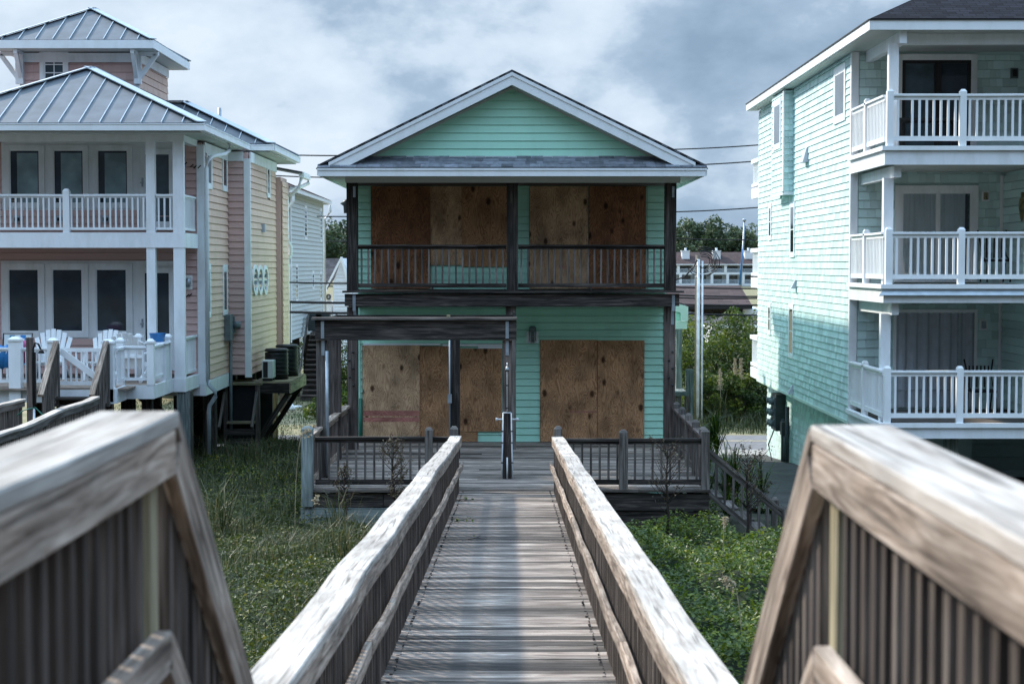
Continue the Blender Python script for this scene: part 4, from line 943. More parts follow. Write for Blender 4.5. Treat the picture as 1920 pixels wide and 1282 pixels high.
gutter(ph, [(-12.5, 34.93, 8.50), (-6.25, 34.93, 8.50)]); gutter(ph, [(-6.31, 35.0, 8.50), (-6.31, 41.0, 8.50)]); gutter(ph, [(-6.25, 41.0, 8.50), (-5.70, 41.0, 8.50)]); gutter(ph, [(-5.74, 41.07, 8.50), (-5.74, 46.0, 8.50)])
mb = MB(); mb.box((-12.4, 35.02, 8.40), (-6.36, 46, 8.43)); mb.box((-6.36, 41.1, 8.40), (-5.8, 46.0, 8.43)); mb.build('soffit', 'soffit', ph)
# porch beams, floors, posts
mb = MB(); mb.box((-12.3, BF + .02, 8.26), (-6.80, BF + .18, 8.40)); mb.box((-6.97, BF + .18, 8.26), (-6.81, WF, 8.395)); mb.build('beam', 'white', ph)
mb = MB(); mb.box((-14.5, BF, 6.06), (-6.80, BF + .10, 6.375)); mb.box((-6.90, BF + .10, 6.06), (-6.802, WF - .03, 6.37)); mb.build('balcony_band', 'white', ph)
mb = MB(); mb.box((-14.5, BF + .1, 6.12), (-6.9, WF, 6.33)); mb.build('balcony_floor', 'grey_wood', ph)
mb = MB(); mb.box((-14.5, BF, 3.06), (-6.80, BF + .10, 3.34)); mb.box((-6.90, BF + .10, 3.06), (-6.802, WF - .03, 3.335)); mb.build('porch_band', 'white', ph)
mb = MB(); mb.box((-14.5, BF + .1, 3.1), (-6.9, WF, 3.30)); mb.build('porch_floor', 'grey_wood', ph)
px_ = lambda x, Y: at(x, 497, Y).x
for (x0, x1) in ((274.5, 291), (325, 345)):
    for (z0, z1) in ((6.375, 8.26), (3.34, 6.06)):
        mb = MB(); a, b_ = px_(x0, BF), px_(x1, BF); mb.box((a, BF + .015, z0), (b_, BF + .17, z1)); mb.build('post', 'white', ph)
rk = dict(bal=(.035, .035), pitch=.116, top=(.09, .045), sub=(.035, .03), bot=(.04, .05), zb=.06)
railing(ph, (px_(345, BF) - 7.6, BF + .08, 6.37), (px_(274, BF), BF + .08, 6.37), .80, 'white', posts=(px_(124.5, BF) - px_(345, BF) + 7.6,), post=(.135, .10), **rk)
railing(ph, (px_(291.5, BF), BF + .08, 6.37), (px_(324.5, BF), BF + .08, 6.37), .80, 'white', **rk)
railing(ph, (-6.88, BF + .18, 6.37), (-6.88, WF - .05, 6.37), .80, 'white', **rk)
railing(ph, (-6.88, BF + .18, 3.34), (-6.88, WF - .05, 3.34), .85, 'white', **rk)
# front windows and doors
def frw(x0, x1, y0, y1, pane, **k): return window(ph, WP, fr(x0, x1, y0, y1), pane=pane, **k)
mb = MB()
u0, u1, z0, z1 = top_open; WP.box(mb, u0, u1, z0, z1, -.004, .0015)
u0, u1, z0, z1 = low_open; WP.box(mb, u0, u1, z0, z1, -.004, .0015); mb.build('window_surround', 'white', ph)
for (x0, x1) in ((19, 74.5), (101, 157), (183, 240)): o = frw(x0, x1, 281, 382, 'glass_dark', trim=.10, sash=.025); u0, u1, z0, z1 = fr(x0 + 14, x1 - 4, 287, 380); mb = MB(); WP.box(mb, u0, u1, z0, z1, .004, .008); mb.build('blind', 'glass_blind', o)
for (x0, x1) in ((17, 73), (99, 155), (181, 238)): frw(x0, x1, 504, 622, 'glass_dark', trim=.12, sash=.025)
for (y0, y1, yb, pn) in ((290, 395, 437, 'glass_blue'), (512, 640, 700, 'glass_dark')):
    r = fr(274, 317, y0, yb - 6); u0, u1, z0, z1 = r; mb = MB()
    WP.box(mb, u0 - .12, u0, z0, z1 + .12, 0, .045); WP.box(mb, u1, u1 + .10, z0, z1 + .12, 0, .045); WP.box(mb, u0, u1, z1, z1 + .12, 0, .044); WP.box(mb, u0, u1, z0, z0 + .18, 0, .044)
    o = mb.build('door', 'white', ph); mb = MB(); WP.box(mb, u0, u1, z0 + .18, z1, 0, .02); mb.build('pane', pn, o)
    mb = MB(); WP.box(mb, u0 - .10, u0 - .03, z0 + 1.0, z0 + 1.03, .06, .09); WP.box(mb, u0 - .08, u0 - .04, z0 + .93, z0 + 1.12, .045, .06); mb.build('handle', 'galvanised', o)
# little bulkhead lights below the upper windows
for x in (33, 113, 199):
    u0, u1, z0, z1 = fr(x - 8, x + 9, 404, 417); mb = MB(); WP.box(mb, u0, u1, z0, z1, .01, .045); o = mb.build('wall_outlet', 'shutter', ph)
    mb = MB(); WP.box(mb, u0 + .04, u1 - .05, z0 + .03, z1 - .05, .045, .07); mb.build('outlet_cover', 'black_metal', o)
u0, u1, z0, z1 = fr(347, 361, 516, 543); mb = MB(); WP.box(mb, u0, u1, z0, z1, .012, .03); o = mb.build('wall_lamp', 'white_clean', ph)
mb = MB(); c = WP.pt((u0 + u1) / 2, (z0 + z1) / 2, .09); mb.lathe(c, [(0, -.1), (.05, -.1), (.06, .0), (.05, .08), (0, .1)], 10); mb.build('lamp_body', 'galvanised', o)
mb = MB()
for (x, y) in ((348, 307), (360, 311), (366, 313), (374, 313), (352, 554), (357, 553)):
    c = at(x, y, WF - .03); mb.beam(c + Vector((-.035, 0, -.03)), c + Vector((.03, 0, .03)), .02, .02)
mb.build('hook', 'dead_bark', ph)
# downspouts
mb = MB(); mb.tube([(-6.33, 38.4, 8.42), (-6.33, 38.4, 8.28), (-6.40, 38.2, 8.17), (-6.55, 37.5, 8.08), (-6.60, 37.2, 7.98), (-6.62, 37.12, 7.8), (-6.62, 37.1, 3.2)], .045, 8)
mb.build('downspout', 'white', ph)
mb = MB(); mb.tube([(-6.62, 37.1, 3.2), (-6.60, 37.08, 3.1), (-6.45, 37.05, 2.95), (-6.45, 37.05, 2.85), (-6.58, 37.05, 2.65), (-6.60, 37.05, 2.5), (-6.60, 37.05, 1.5)], .047, 8); mb.build('downspout', 'flashing', ph)
mb = MB(); mb.tube([(-5.62, 47.2, 8.1), (-5.62, 47.2, 7.95), (-5.75, 46.6, 7.82), (-6.0, 46.1, 7.76), (-6.05, 46.05, 7.6), (-6.05, 46.05, 6.35), (-5.96, 46.05, 6.2), (-5.96, 46.05, 6.0), (-6.05, 46.05, 5.85), (-6.05, 46.05, 3.1)], .05, 8); mb.build('downspout', 'white', ph)
mb = MB(); mb.tube([(-5.98, 46.0, 7.55), (-5.75, 46.05, 7.75), (-5.66, 46.05, 8.05)], .05, 6); mb.build('bracket', 'white', ph)
# tower
TX0, TX1, TY0, TY1 = -11.75, -8.93, 41.1, 44.5; ZT = 10.66
mb = MB(); mb.box((TX0, TY0 + .035, 8.6), (TX1 - .035, TY1, ZT + .1)); tw = mb.build('tower', 'pink', ph)
TF = Wall((0, TY0, 0), (1, 0, 0), (0, -1, 0)); TS = Wall((TX1, TY0, 0), (0, 1, 0), (1, 0, 0))
tr = TF.px(83, 120.5, 106, 168)
mb = MB(); shingles(mb, TF, TX0 + .06, TX1 - .08, 8.6, ZT - .12, .19, holes=[(tr[0] - .05, tr[1] + .05, tr[2] - .05, tr[3] + .05)], tw=(.15, .26)); mb.build('shingle_siding', 'pink', tw)
mb = MB(); shingles(mb, TS, .02, TY1 - TY0, 8.6, ZT - .12, .19, tw=(.2, .35)); mb.build('shingle_siding', 'pink_lit', tw)
mb = MB(); TF.box(mb, TX0 - .02, TX1 + .02, ZT - .12, ZT + .1, 0, .04); TS.box(mb, -.03, TY1 - TY0, ZT - .12, ZT + .1, 0, .04)
TF.box(mb, TX0 - .02, TX0 + .08, 8.6, ZT - .12, 0, .035); TF.box(mb, TX1 - .10, TX1 + .02, 8.6, ZT - .12, 0, .035); mb.build('tower_trim', 'white', tw)
window(ph, TF, tr, trim=.10, grid=(2, 4), pane='glass_blue', mat='white_clean')
ex0, ex1, ey0, ey1 = -12.24, -8.46, 40.5, 45.0
hip(None, ex0, ex1, ey0, ey1, 11.0, .53, 0, parent=ph, capw=.2, seam=.40)
mb = MB(); mb.box((ex0, ey0 - .02, 10.80), (ex1 + .02, ey0 + .02, 10.99)); mb.box((ex1 - .02, ey0 + .02, 10.80), (ex1 + .02, ey1, 10.99)); mb.box((ex0 - .02, ey0 + .02, 10.80), (ex0 + .02, ey1, 10.99)); mb.build('tower_fascia', 'white_clean', ph)
mb = MB(); mb.box((ex0 + .03, ey0 + .03, 10.79), (ex1 - .03, ey1 - .03, 10.82)); mb.build('soffit', 'soffit', ph)
for x in (TX0 + .0, TX1 - .06):       # timber brackets under the tower eaves
    for dirn in ((0, -1), (-1 if x < -10 else 1, 0)):
        mb = MB(); c = Vector((x + (0.02 if dirn[0] == 0 else 0), TY0, 0)); D = Vector((dirn[0], dirn[1], 0))
        base = c + D * .06
        mb.beam(base + Vector((0, 0, 10.02)), base + Vector((0, 0, 10.78)), .12, .12, up=(0, 1, 0) if dirn[0] == 0 else (1, 0, 0))
        mb.beam(base + Vector((0, 0, 10.15)), base + D * .42 + Vector((0, 0, 10.72)), .09, .10, up=(0, 0, 1))
        mb.beam(base + Vector((0, 0, 10.74)), base + D * .48 + Vector((0, 0, 10.74)), .09, .09); mb.build('bracket', 'white', ph)
# vent stack
c = at(412, 232, 44); mb = MB(); mb.lathe((c.x, 44, c.z - .1), [(0, 0), (.14, 0), (.07, .25), (.045, .28), (.045, .5), (0, .5)], 10); mb.build('roof_vent', 'galvanised', ph)
# piles and bracing underneath
for x in (-12.5, -10.6, -8.7, -6.85):
    for y in (35.7, 38.6, 41.5, 44.6):
        if y < 36 and x < -7: continue
        mb = MB(); mb.box((x - .14, y - .14, .2), (x + .14, y + .14, 3.06)); mb.build('pile', 'dark_wood', ph)
mb = MB(); mb.box((-7.0, 35.55, .8), (-6.72, 35.8, 3.05)); mb.build('pile', 'treated_wood', ph)
for (x0, x1, y) in ((-8.7, -6.9, 38.6), (-6.85, -8.7, 38.75), (-8.7, -6.9, 41.6)):
    mb = MB(); mb.beam((x0, y + .2, 1.3), (x1, y + .2, 2.9), .05, .2); mb.build('brace', 'dark_wood', ph)
mb = MB(); mb.box((-8.6, 44.75, 1.0), (-6.3, 44.85, 3.0)); mb.build('screen', 'interior', ph)
mb = MB(); 
for k in range(4): mb.box((-6.72 + k * .085, 46.4, 0), (-6.72 + k * .085 + .078, 46.44, 2.85))
mb.build('screen', 'yellow_wood', ph)
# electric meter on the side wall
a = atx(418, 660, SX); mb = MB(); mb.box((SX + .02, 39.6, 3.95), (SX + .16, 40.0, 4.55)); o = mb.build('meter_box', 'meter_grey', ph)
mb = MB(); mb.lathe((SX + .22, 40.12, 4.30), [(0, -.08), (.1, -.08), (.1, .08), (0, .08)], 10); mb.box((SX + .02, 40.05, 4.1), (SX + .17, 40.22, 4.5)); mb.tube([(SX + .08, 40.1, 4.1), (SX + .08, 40.1, 1.2)], .04, 6); mb.build('meter', 'meter_grey', o)
mb = MB(); c = atx(491, 428, SX2); mb.box((SX2, c.y - .12, c.z - .10), (SX2 + .09, c.y + .12, c.z + .10)); mb.build('vent', 'shutter', ph)
# service platform with its own stair behind the pink house corner
sv = thing('service_platform', 'timber service platform on diagonal struts beside the pink house', 'platform', (-5.9, 42, 1.2))
mb = MB()
for k in range(20): mb.box((-6.15 + .0, 40.5 + k * .148, 2.90), (-5.27, 40.5 + k * .148 + .14, 2.935))
mb.box((-7.0, 40.9, 2.90), (-6.16, 41.3, 2.935)); mb.build('decking', 'yellow_wood', sv)
mb = MB(); mb.box((-6.15, 40.46, 2.66), (-5.29, 40.50, 2.895)); mb.build('beam', 'dark_wood', sv)
mb = MB(); mb.box((-5.29, 40.46, 2.66), (-5.25, 43.45, 2.895)); mb.build('beam', 'yellow_wood', sv)
for y in (40.7, 43.2): mb = MB(); mb.beam((-5.32, y, 2.68), (-6.2, y, 1.35), .12, .12, up=(0, 1, 0)); mb.build('strut', 'dark_wood', sv)
xa, xb = at(428, 760, 40.2).x, at(480, 760, 40.2).x
for x in (xa - .05, xb + .05):
    mb = MB(); mb.box((x - .05, 40.1, 1.2), (x + .05, 40.2, 2.95)); mb.build('post', 'brown_wood', sv)
    mb = MB(); mb.beam((x, 40.0, 2.7), (x, 39.2, 1.95), .05, .10, up=(0, 0, 1)); mb.build('handrail', 'grey_wood', sv)
mb = MB(); mb.box((xa - .15, 40.08, 2.88), (xb + .15, 40.28, 2.94)); mb.build('cap_board', 'yellow_wood', sv)
mb = MB(); mb.box((xa, 40.21, 1.2), (xb, 40.25, 2.86)); mb.build('screen', 'interior', sv)
mb = MB(); mb.box((xa, 39.95, 1.98), (xb, 40.2, 2.03)); mb.build('landing', 'yellow_wood', sv)
for k in range(4): mb = MB(); mb.box((xa, 39.9 - k * .25, 1.72 - k * .2), (xb, 39.93 - k * .25, 1.86 - k * .2)); mb.build('step', 'dark_wood', sv)
def condenser(loc, r, h, label):
    t = thing('air_conditioner', label, 'air conditioner', loc, 'air conditioners on the service platform'); L = Vector(loc)
    mb = MB(); mb.lathe(L, [(0, 0), (r, 0), (r, h), (r * .98, h + .03), (0, h + .05)], 20); mb.build('casing', 'black_metal', t)
    mb = MB(); mb.lathe(L + Vector((0, 0, h + .05)), [(0, 0), (r * 1.03, 0), (r * 1.03, .04), (r * .9, .07), (0, .07)], 20); mb.build('top_cover', 'condenser_grille', t)
    mb = MB()
    for k in range(6): mb.lathe(L + Vector((0, 0, .12 + k * h / 6.5)), [(r, 0), (r * 1.03, .0), (r * 1.03, .025), (r, .025)], 20)
    mb.build('grille', 'condenser_grille', t)
condenser((-5.72, 41.4, 2.94), .28, .62, 'round black air conditioner nearer the front of the service platform')
condenser((-5.62, 42.6, 2.94), .28, .66, 'round black air conditioner further back with reddish rim on the platform')
t = thing('air_conditioner', 'slim pale box air conditioner standing against the pink house wall', 'air conditioner', (-5.93, 40.75, 2.94))
mb = MB(); mb.box((-5.96, 40.60, 3.0), (-5.70, 41.1, 3.43)); mb.build('casing', 'grey_siding', t, bevel=.015)
mb = MB(); mb.box((-5.93, 40.585, 3.03), (-5.82, 40.598, 3.40)); mb.build('grille', 'black_metal', t); mb = MB(); mb.box((-5.95, 40.65, 2.94), (-5.72, 40.7, 3.0)); mb.box((-5.95, 41.0, 2.94), (-5.72, 41.05, 3.0)); mb.build('foot', 'black_metal', t)
# ------------------------------------------------------------ white sun deck in front of the pink house
wd = thing('sun_deck', 'white railed sun deck with a diagonal braced gate in front of the pink house', 'deck', (-9, 34, 1.5))
DF = 33.5; DZP = 3.33; GF = 32.6
def dx(x, Y=DF): return at(x, 690, Y).x
mb = MB(); mb.box((dx(234), DF, 3.07), (dx(288), DF + .06, DZP + .01)); mb.box((dx(288) - .06, DF + .06, 3.07), (dx(288), BF - .01, DZP + .008)); mb.build('band', 'white', wd)
xg1 = dx(201, GF); xg0 = dx(105, GF)
mb = MB(); mb.box((xg1, GF, 3.05), (dx(215, GF), GF + .08, DZP + .0)); mb.beam((dx(215, GF), GF + .04, 3.19), (dx(234), DF + .03, 3.20), .06, .28); mb.box((-14.5, GF + .3, 3.05), (xg0 - .02, GF + .36, DZP)); mb.box((xg0, GF + .1, 3.0), (xg1, GF + .14, DZP - .02)); mb.build('band', 'white', wd)
mb = MB()
for k in range(20): mb.box((-14.5, GF + .12 + k * .145, DZP - .03), (dx(215, GF) + .2 if k < 6 else dx(286), GF + .12 + k * .145 + .14, DZP + .0))
mb.build('decking', 'near_wood', wd)
for x in (-7.3, -9.0, -11): mb = MB(); mb.box((x - .1, 34.0, .9), (x + .1, 34.2, 3.04)); mb.build('pile', 'dark_wood', wd)
wk = dict(bal=(.035, .035), pitch=.125, top=(.09, .045), sub=(.035, .03), bot=(.04, .06), zb=.10)
railing(wd, (-14.2, GF + .35, DZP), (xg0 - .1, GF + .35, DZP), .78, 'white', **wk)
railing(wd, (dx(216, GF), GF + .15, DZP), (dx(231, DF), DF + .05, DZP), .78, 'white', **wk)
railing(wd, (dx(233), DF + .05, DZP), (dx(274), DF + .05, DZP), .78, 'white', **wk)
railing(wd, (dx(288) - .08, DF + .15, DZP), (dx(288) - .08, BF - .25, DZP), .78, 'white', **wk)
def wpost(x0, x1, Y, z0, z1, back=0.14):
    a, b_ = dx(x0, Y), dx(x1, Y); mb = MB(); mb.box((a, Y, z0), (b_, Y + (b_ - a), z1 - .06)); c = Vector(((a + b_) / 2, Y + (b_ - a) / 2, z1 - .06)); w = b_ - a
    mb.box((a - .02, Y - .02, z1 - .06), (b_ + .02, Y + w + .02, z1 - .02)); post_cap(mb, c + Vector((0, 0, .04)), w); mb.build('post', 'white_clean', wd)
for (x0, x1, Y, zt) in ((16, 38, GF + .2, 4.30), (89, 107, GF + .1, 4.28), (192, 212, GF, 4.26), (218, 231, DF + .1, 4.25), (275, 288, DF, 4.23), (309, 320, BF - .35, 4.26), (253, 265, BF - .2, 4.26)): wpost(x0, x1, Y, 3.08 if x0 in (192, 16) else DZP, zt)
# gate
gt = MB(); gz0, gz1 = DZP + .07, DZP + .78; a, b_ = dx(110, GF), dx(190, GF)
gt.box((a, GF + .1, gz1 - .07), (b_, GF + .14, gz1)); gt.box((a, GF + .1, gz0), (b_, GF + .14, gz0 + .07)); gt.beam((a + .02, GF + .07, gz1 - .05), (b_ - .04, GF + .07, gz0 + .10), .04, .12)
g_o = gt.build('gate', 'white_clean', wd)
for k in range(7): piece('baluster', (.035, .035, .57), 'white', g_o, (a + .1 + k * (b_ - a - .16) / 6.3, GF + .12, gz0 + .07), wd)
# ------------------------------------------------------------ neighbour's walkway with steep stair rails
nw = thing('neighbor_boardwalk', 'grey picket railed walkway climbing to the gate of the pink house', 'boardwalk', (-8.3, 27, 1.6))
def nz(Y): return 2.42 - .02 * (31.4 - Y)
xr, xl = -7.66, -8.93
mb = MB(); y = 20.0
while y < 31.5: mb.box((xl - .08, y, nz(y) - .04), (xr + .08, y + .138, nz(y))); y += .146
mb.build('decking', 'deck_wood', nw)
for x, y1 in ((xr, 31.3), (xl, 31.0)):
    n = 16; mb = MB(); mb.strip([(x + .012 * math.sin(k * 1.7), 20 + (y1 - 20) * k / n, nz(20 + (y1 - 20) * k / n) + .86 + .022 * math.sin(k * 1.25 + x)) for k in range(n + 1)], .15, .045, ch=.005); mb.build('cap_board', 'cap_wood', nw)
    mb = MB(); mb.strip([(x + .04, 20 + (y1 - 20) * k / n, nz(20 + (y1 - 20) * k / n) + .79 + .022 * math.sin(k * 1.25 + x)) for k in range(n + 1)], .04, .10); mb.build('rail_board', 'grey_wood', nw)
    yy = y1 - .05; i = 0; ov = MB()
    while yy > 20:
        if i < 50: piece('baluster', (.04, .04, .98), 'grey_wood', nw, (x - .0, yy, nz(yy) - .2), nw)
        else: ov.box((x - .02, yy - .02, nz(yy) - .2), (x + .02, yy + .02, nz(yy) + .76))
        yy -= .105; i += 1
    ov.build('baluster', 'grey_wood', nw, kind='stuff')
for (xa, xb2) in ((72, 106), (168, 200)):
    p1 = at(xb2 - 1, 645, GF - .05); p0 = at(xa + 4, 742, 31.35); p0.z = 3.30
    p1.z = 4.24
    mb = MB(); mb.beam(p0, p1, .10, .05); mb.build('cap_board', 'near_wood', nw)
    for k in range(8):
        q = p0 + (p1 - p0) * ((k + .5) / 8); piece('baluster', (.04, .04, .95), 'grey_wood', nw, (q.x + .03, q.y, q.z - .98), nw)
    mb = MB(); mb.box((p1.x - .04, p1.y - .05, 3.0), (p1.x + .06, p1.y + .03, 4.2)); mb.build('post', 'grey_wood', nw)
for k in range(4):
    mb = MB(); mb.box((-8.85, 31.5 + k * .26, 2.55 + k * .2), (-7.75, 31.79 + k * .26, 2.59 + k * .2)); mb.box((-8.85, 31.78 + k * .26, 2.42 + k * .2), (-7.75, 31.80 + k * .26, 2.55 + k * .2)); mb.build('step', 'dark_wood', nw)
# foot shower post with hose
xs_ = at(57, 700, 29.5).x
fs_ = thing('shower_post', 'brown timber post carrying a black shower head and a green hose', 'shower post', (xs_, 29.5, 1.5))
mb = MB(); mb.box((xs_ - .055, 29.45, 1.5), (xs_ + .045, 29.56, 4.45)); mb.build('post', 'brown_wood', fs_)
mb = MB(); mb.tube([(xs_ + .07, 29.44, 3.2), (xs_ + .07, 29.44, 4.25), (xs_ + .10, 29.44, 4.36), (xs_ + .16, 29.44, 4.34), (xs_ + .20, 29.44, 4.25)], .018, 7); mb.lathe((xs_ + .21, 29.44, 4.18), [(0, .07), (.02, .07), (.06, 0), (0, 0)], 10)
mb.box((xs_ + .045, 29.44, 3.3), (xs_ + .11, 29.47, 4.2)); mb.build('shower_pipe', 'black_metal', fs_)
mb = MB(); mb.tube([(xs_ + .075, 29.43, 3.22), (xs_ + .075, 29.43, 1.7)], .02, 7); mb.build('pipe', 'pvc', fs_)
mb = MB(); mb.tube([(xs_ - .22, 29.42, 3.1), (xs_ - .1, 29.42, 3.2), (xs_ + .1, 29.42, 3.24), (xs_ + .22, 29.42, 3.12), (xs_ + .30, 29.42, 2.9), (xs_ + .36, 29.42, 2.6), (xs_ + .34, 29.42, 2.2)], .012, 6); mb.build('hose', 'hose_green', fs_)
# ------------------------------------------------------------ chairs on the sun deck
def adirondack(label):
    t = thing('adirondack_chair', label, 'chair', (0, 0, 0), 'white slatted chairs on the sun deck')
    for k in range(7):
        a = (k - 3) * .095; hh = 1.02 - .045 * (k - 3) ** 2 * .45
        mb = MB(); mb.beam((a * .72, .25, .30), (a * 1.22, .52, hh), .094, .018, up=(0, 1, 0), ch=.003); mb.build('back_slat', 'white_clean', t)
    mb = MB()
    for k in range(6): mb.box((-.27, -.32 + k * .095, .36 - k * .018), (.27, -.32 + k * .095 + .08, .38 - k * .018))
    mb.build('seat', 'white_clean', t)
    for s in (-1, 1):
        mb = MB(); mb.box((s * .30 - .04, -.34, 0), (s * .30 + .04, -.28, .58)); mb.build('leg', 'white_clean', t)
        mb = MB(); mb.beam((s * .30, -.28, .33), (s * .30, .48, .04), .05, .09); mb.build('leg', 'white_clean', t)
        mb = MB(); mb.box((s * .32 - .07, -.38, .58), (s * .32 + .07, .40, .60)); mb.build('armrest', 'white_clean', t)
    mb = MB(); mb.box((-.34, .36, .50), (.34, .40, .56)); mb.build('back_frame', 'white_clean', t)
    return t
c1 = adirondack('white fan backed chair at the left under the first pair of windows'); c1.location = (dx(96, 35.6), 35.6, DZP); c1.rotation_euler = (0, 0, .15)
c2 = copy_tree(c1); c2['label'] = 'white fan backed chair directly behind the white gate'; c2.location = (dx(193, 35.4), 35.4, DZP); c2.rotation_euler = (0, 0, -.1)
c3 = copy_tree(c1); c3['label'] = 'white chair turned sideways at the deck corner below the blue towel'; c3.location = (dx(250, 34.7), 34.75, DZP); c3.rotation_euler = (0, 0, 3.0)
t = thing('beach_chair', 'folding beach chair with blue and white striped back at far left', 'chair', (dx(28, 35.2), 35.2, DZP)); L = Vector((dx(28, 35.2), 35.2, DZP))
mb = MB(); mb.tube([L + Vector(p) for p in ((-.30, .1, .1), (-.30, .25, .95), (.30, .25, .95), (.30, .1, .1))], .015, 6); mb.tube([L + Vector(p) for p in ((-.3, -.3, 0), (-.3, .3, .45))], .014, 6); mb.tube([L + Vector(p) for p in ((.3, -.3, 0), (.3, .3, .45))], .014, 6); mb.build('frame', 'black_metal', t)
for k, mt in enumerate(('curtain', 'teal_cloth', 'curtain', 'blue_plastic', 'curtain')):
    mb = MB(); mb.poly([L + Vector(p) for p in ((-.28 + k * .112, .14, .35), (-.17 + k * .112, .14, .35), (-.17 + k * .112, .24, .92), (-.28 + k * .112, .24, .92))], thick=.008); mb.build('back_panel', mt, t)
mb = MB(); mb.poly([L + Vector(p) for p in ((-.28, -.3, .34), (.28, -.3, .34), (.28, .14, .34), (-.28, .14, .34))], thick=.01); mb.build('seat', 'teal_cloth', t)
def towel(x, Y, z, w, mat, label, name='towel', cat='towel'):
    c = Vector((dx(x, Y), Y, z)); mb = MB(); n = 8; vs = []
    prof = [(-.10, -.42), (-.085, -.1), (-.05, .0), (0, .02), (.05, 0), (.085, -.12), (.10, -.32)]
    for (py, pz) in prof:
        for i in range(n + 1): vs.append(c + Vector((-w / 2 + w * i / n, py + .012 * math.sin(i * 2.1 + pz * 9), pz + .02 * math.sin(i * 1.7))))
    fs = [(r * (n + 1) + i, r * (n + 1) + i + 1, (r + 1) * (n + 1) + i + 1, (r + 1) * (n + 1) + i) for r in range(len(prof) - 1) for i in range(n)]
    mb.add(vs, fs, None, True); o = mb.build(name, mat); s_ = o.modifiers.new('s', 'SOLIDIFY'); s_.thickness = .012; tag(o, label, cat)
towel(12, GF + .42, DZP + .80, .34, 'blue_plastic', 'blue towel hanging over the white rail at far left')
towel(40, GF + .6, DZP + .90, .3, 'pink_cloth', 'pink towel bunched beside the striped beach chair')
t = MB(); c = Vector((dx(296, 34.9), 34.9, DZP + .80)); t.lathe(c, [(0, 0), (.12, 0), (.17, .17), (.18, .18), (.15, .17), (0, .12)], 16); o = t.build('blue_bucket', 'blue_plastic'); tag(o, 'bright blue plastic bucket on the white rail near the corner post', 'bucket')
mb = MB(); mb.box((c.x - .2, 34.75, DZP), (c.x + .2, 35.1, DZP + .77)); mb.box((c.x - .25, 34.7, DZP + .77), (c.x + .25, 35.15, DZP + .80)); o = mb.build('side_cabinet', 'white'); tag(o, 'small white deck cabinet holding the blue bucket', 'cabinet')
# ------------------------------------------------------------ aqua shingled house (right)
rh = thing('aqua_house', 'three storey aqua shingled beach house with stacked white balconies', 'house', (12, 42, .2))
AX = 7.22; AW = 36.4; AB = 33.0; AEND = 50.1; XR = 19.0
mb = MB(); mb.box((AX + .035, AW + .035, 2.36), (XR, AEND, 10.24)); mb.box((AX + .335, AW + .6, -.3), (10.0, AEND, 2.36)); mb.box((10, AW + 6, -.3), (XR, AEND, 2.36)); mb.build('wall', 'aqua', rh)
AS = Wall((AX, AW, 0), (0, 1, 0), (-1, 0, 0)); AF = Wall((0, AW, 0), (1, 0, 0), (0, -1, 0)); AL = Wall((AX + .30, AW + .6, 0), (0, 1, 0), (-1, 0, 0))
ws = {'a': AS.spx(1567.5, 1584.5, 136, 218), 'm1': AS.spx(1483.5, 1490, 386, 475), 'm2': AS.spx(1443, 1446.5, 388, 444), 'l1': AS.spx(1481, 1487.5, 577, 664), 'l2': AS.spx(1441.5, 1445.5, 574, 621)}
holes = [(a[0] - .06, a[1] + .06, a[2] - .06, a[3] + .06) for a in ws.values()]
b0 = atx(1470, 330, AX - .24).y - AW; b1 = atx(1447, 330, AX - .24).y - AW
holes.append((b0 - .01, b1 + .01, 7.55, 10.3))
mb = MB(); shingles(mb, AS, .10, AEND - AW, 2.37, 10.2, .155, holes=holes, tw=(.14, .30)); mb.build('shingle_siding', 'aqua', rh)
mb = MB(); shingles(mb, AL, .0, AEND - AW - .6, -.02, 2.33, .155, tw=(.14, .30)); mb.build('shingle_siding', 'aqua', rh)
sl_o = AF.px(1676, 1838, 103, 262)
h3 = [AF.px(1678, 1832, 102, 275), AF.px(1676, 1834, 348, 533), AF.px(1673, 1832, 580, 795)]
XI = 10.45
mb = MB(); shingles(mb, AF, AX + .14, XR, 7.99, 10.15, .185, holes=h3[:1], tw=(.10, .24)); shingles(mb, AF, AX + .14, XI - .06, 2.64, 7.7, .185, holes=h3[1:], tw=(.10, .24)); mb.build('shingle_siding', 'aqua', rh)
mb = MB(); mb.box((XI + .035, AB + .6, 2.66), (XI + .15, AW, 7.66)); mb.build('side_wall', 'aqua', rh)
PWl = Wall((XI, AB + .6, 0), (0, 1, 0), (-1, 0, 0)); mb = MB(); lap(mb, PWl, 0, 2.75, 2.68, 7.6, .17); mb.build('siding', 'aqua', rh)
mb = MB(); AF.box(mb, AX - .0, AX + .13, 2.36, 10.2, 0, .035); AS.box(mb, -.03, .09, 2.36, 10.2, .0, .03); mb.build('corner_board', 'white', rh); mb = MB(); AF.box(mb, XI - .07, XI - .0, 2.66, 7.6, 0, .03); mb.build('corner_board', 'white', rh)
mb = MB(); AS.box(mb, 0, AEND - AW, 2.30, 2.37, 0, .03); mb.build('base_trim', 'mint_trim', rh)
# windows
window(rh, AS, ws['a'], trim=.14, grid=(1, 1), pane='glass_blue', mat='white_clean'); window(rh, AS, ws['m1'], trim=.10, grid=(1, 2), pane='glass_side', mat='white_clean'); window(rh, AS, ws['m2'], trim=.10, grid=(1, 2), pane='glass_side', mat='white_clean')
window(rh, AS, ws['l1'], trim=.10, grid=(1, 2), pane='glass_side', mat='white_clean'); window(rh, AS, ws['l2'], trim=.10, grid=(1, 2), pane='glass_side', mat='white_clean')
mb = MB(); AS.box(mb, (ws['a'][0] + ws['a'][1]) / 2, ws['a'][1] - .04, ws['a'][2] + .04, ws['a'][3] - .04, .006, .012); mb.build('screen', 'shutter', rh)
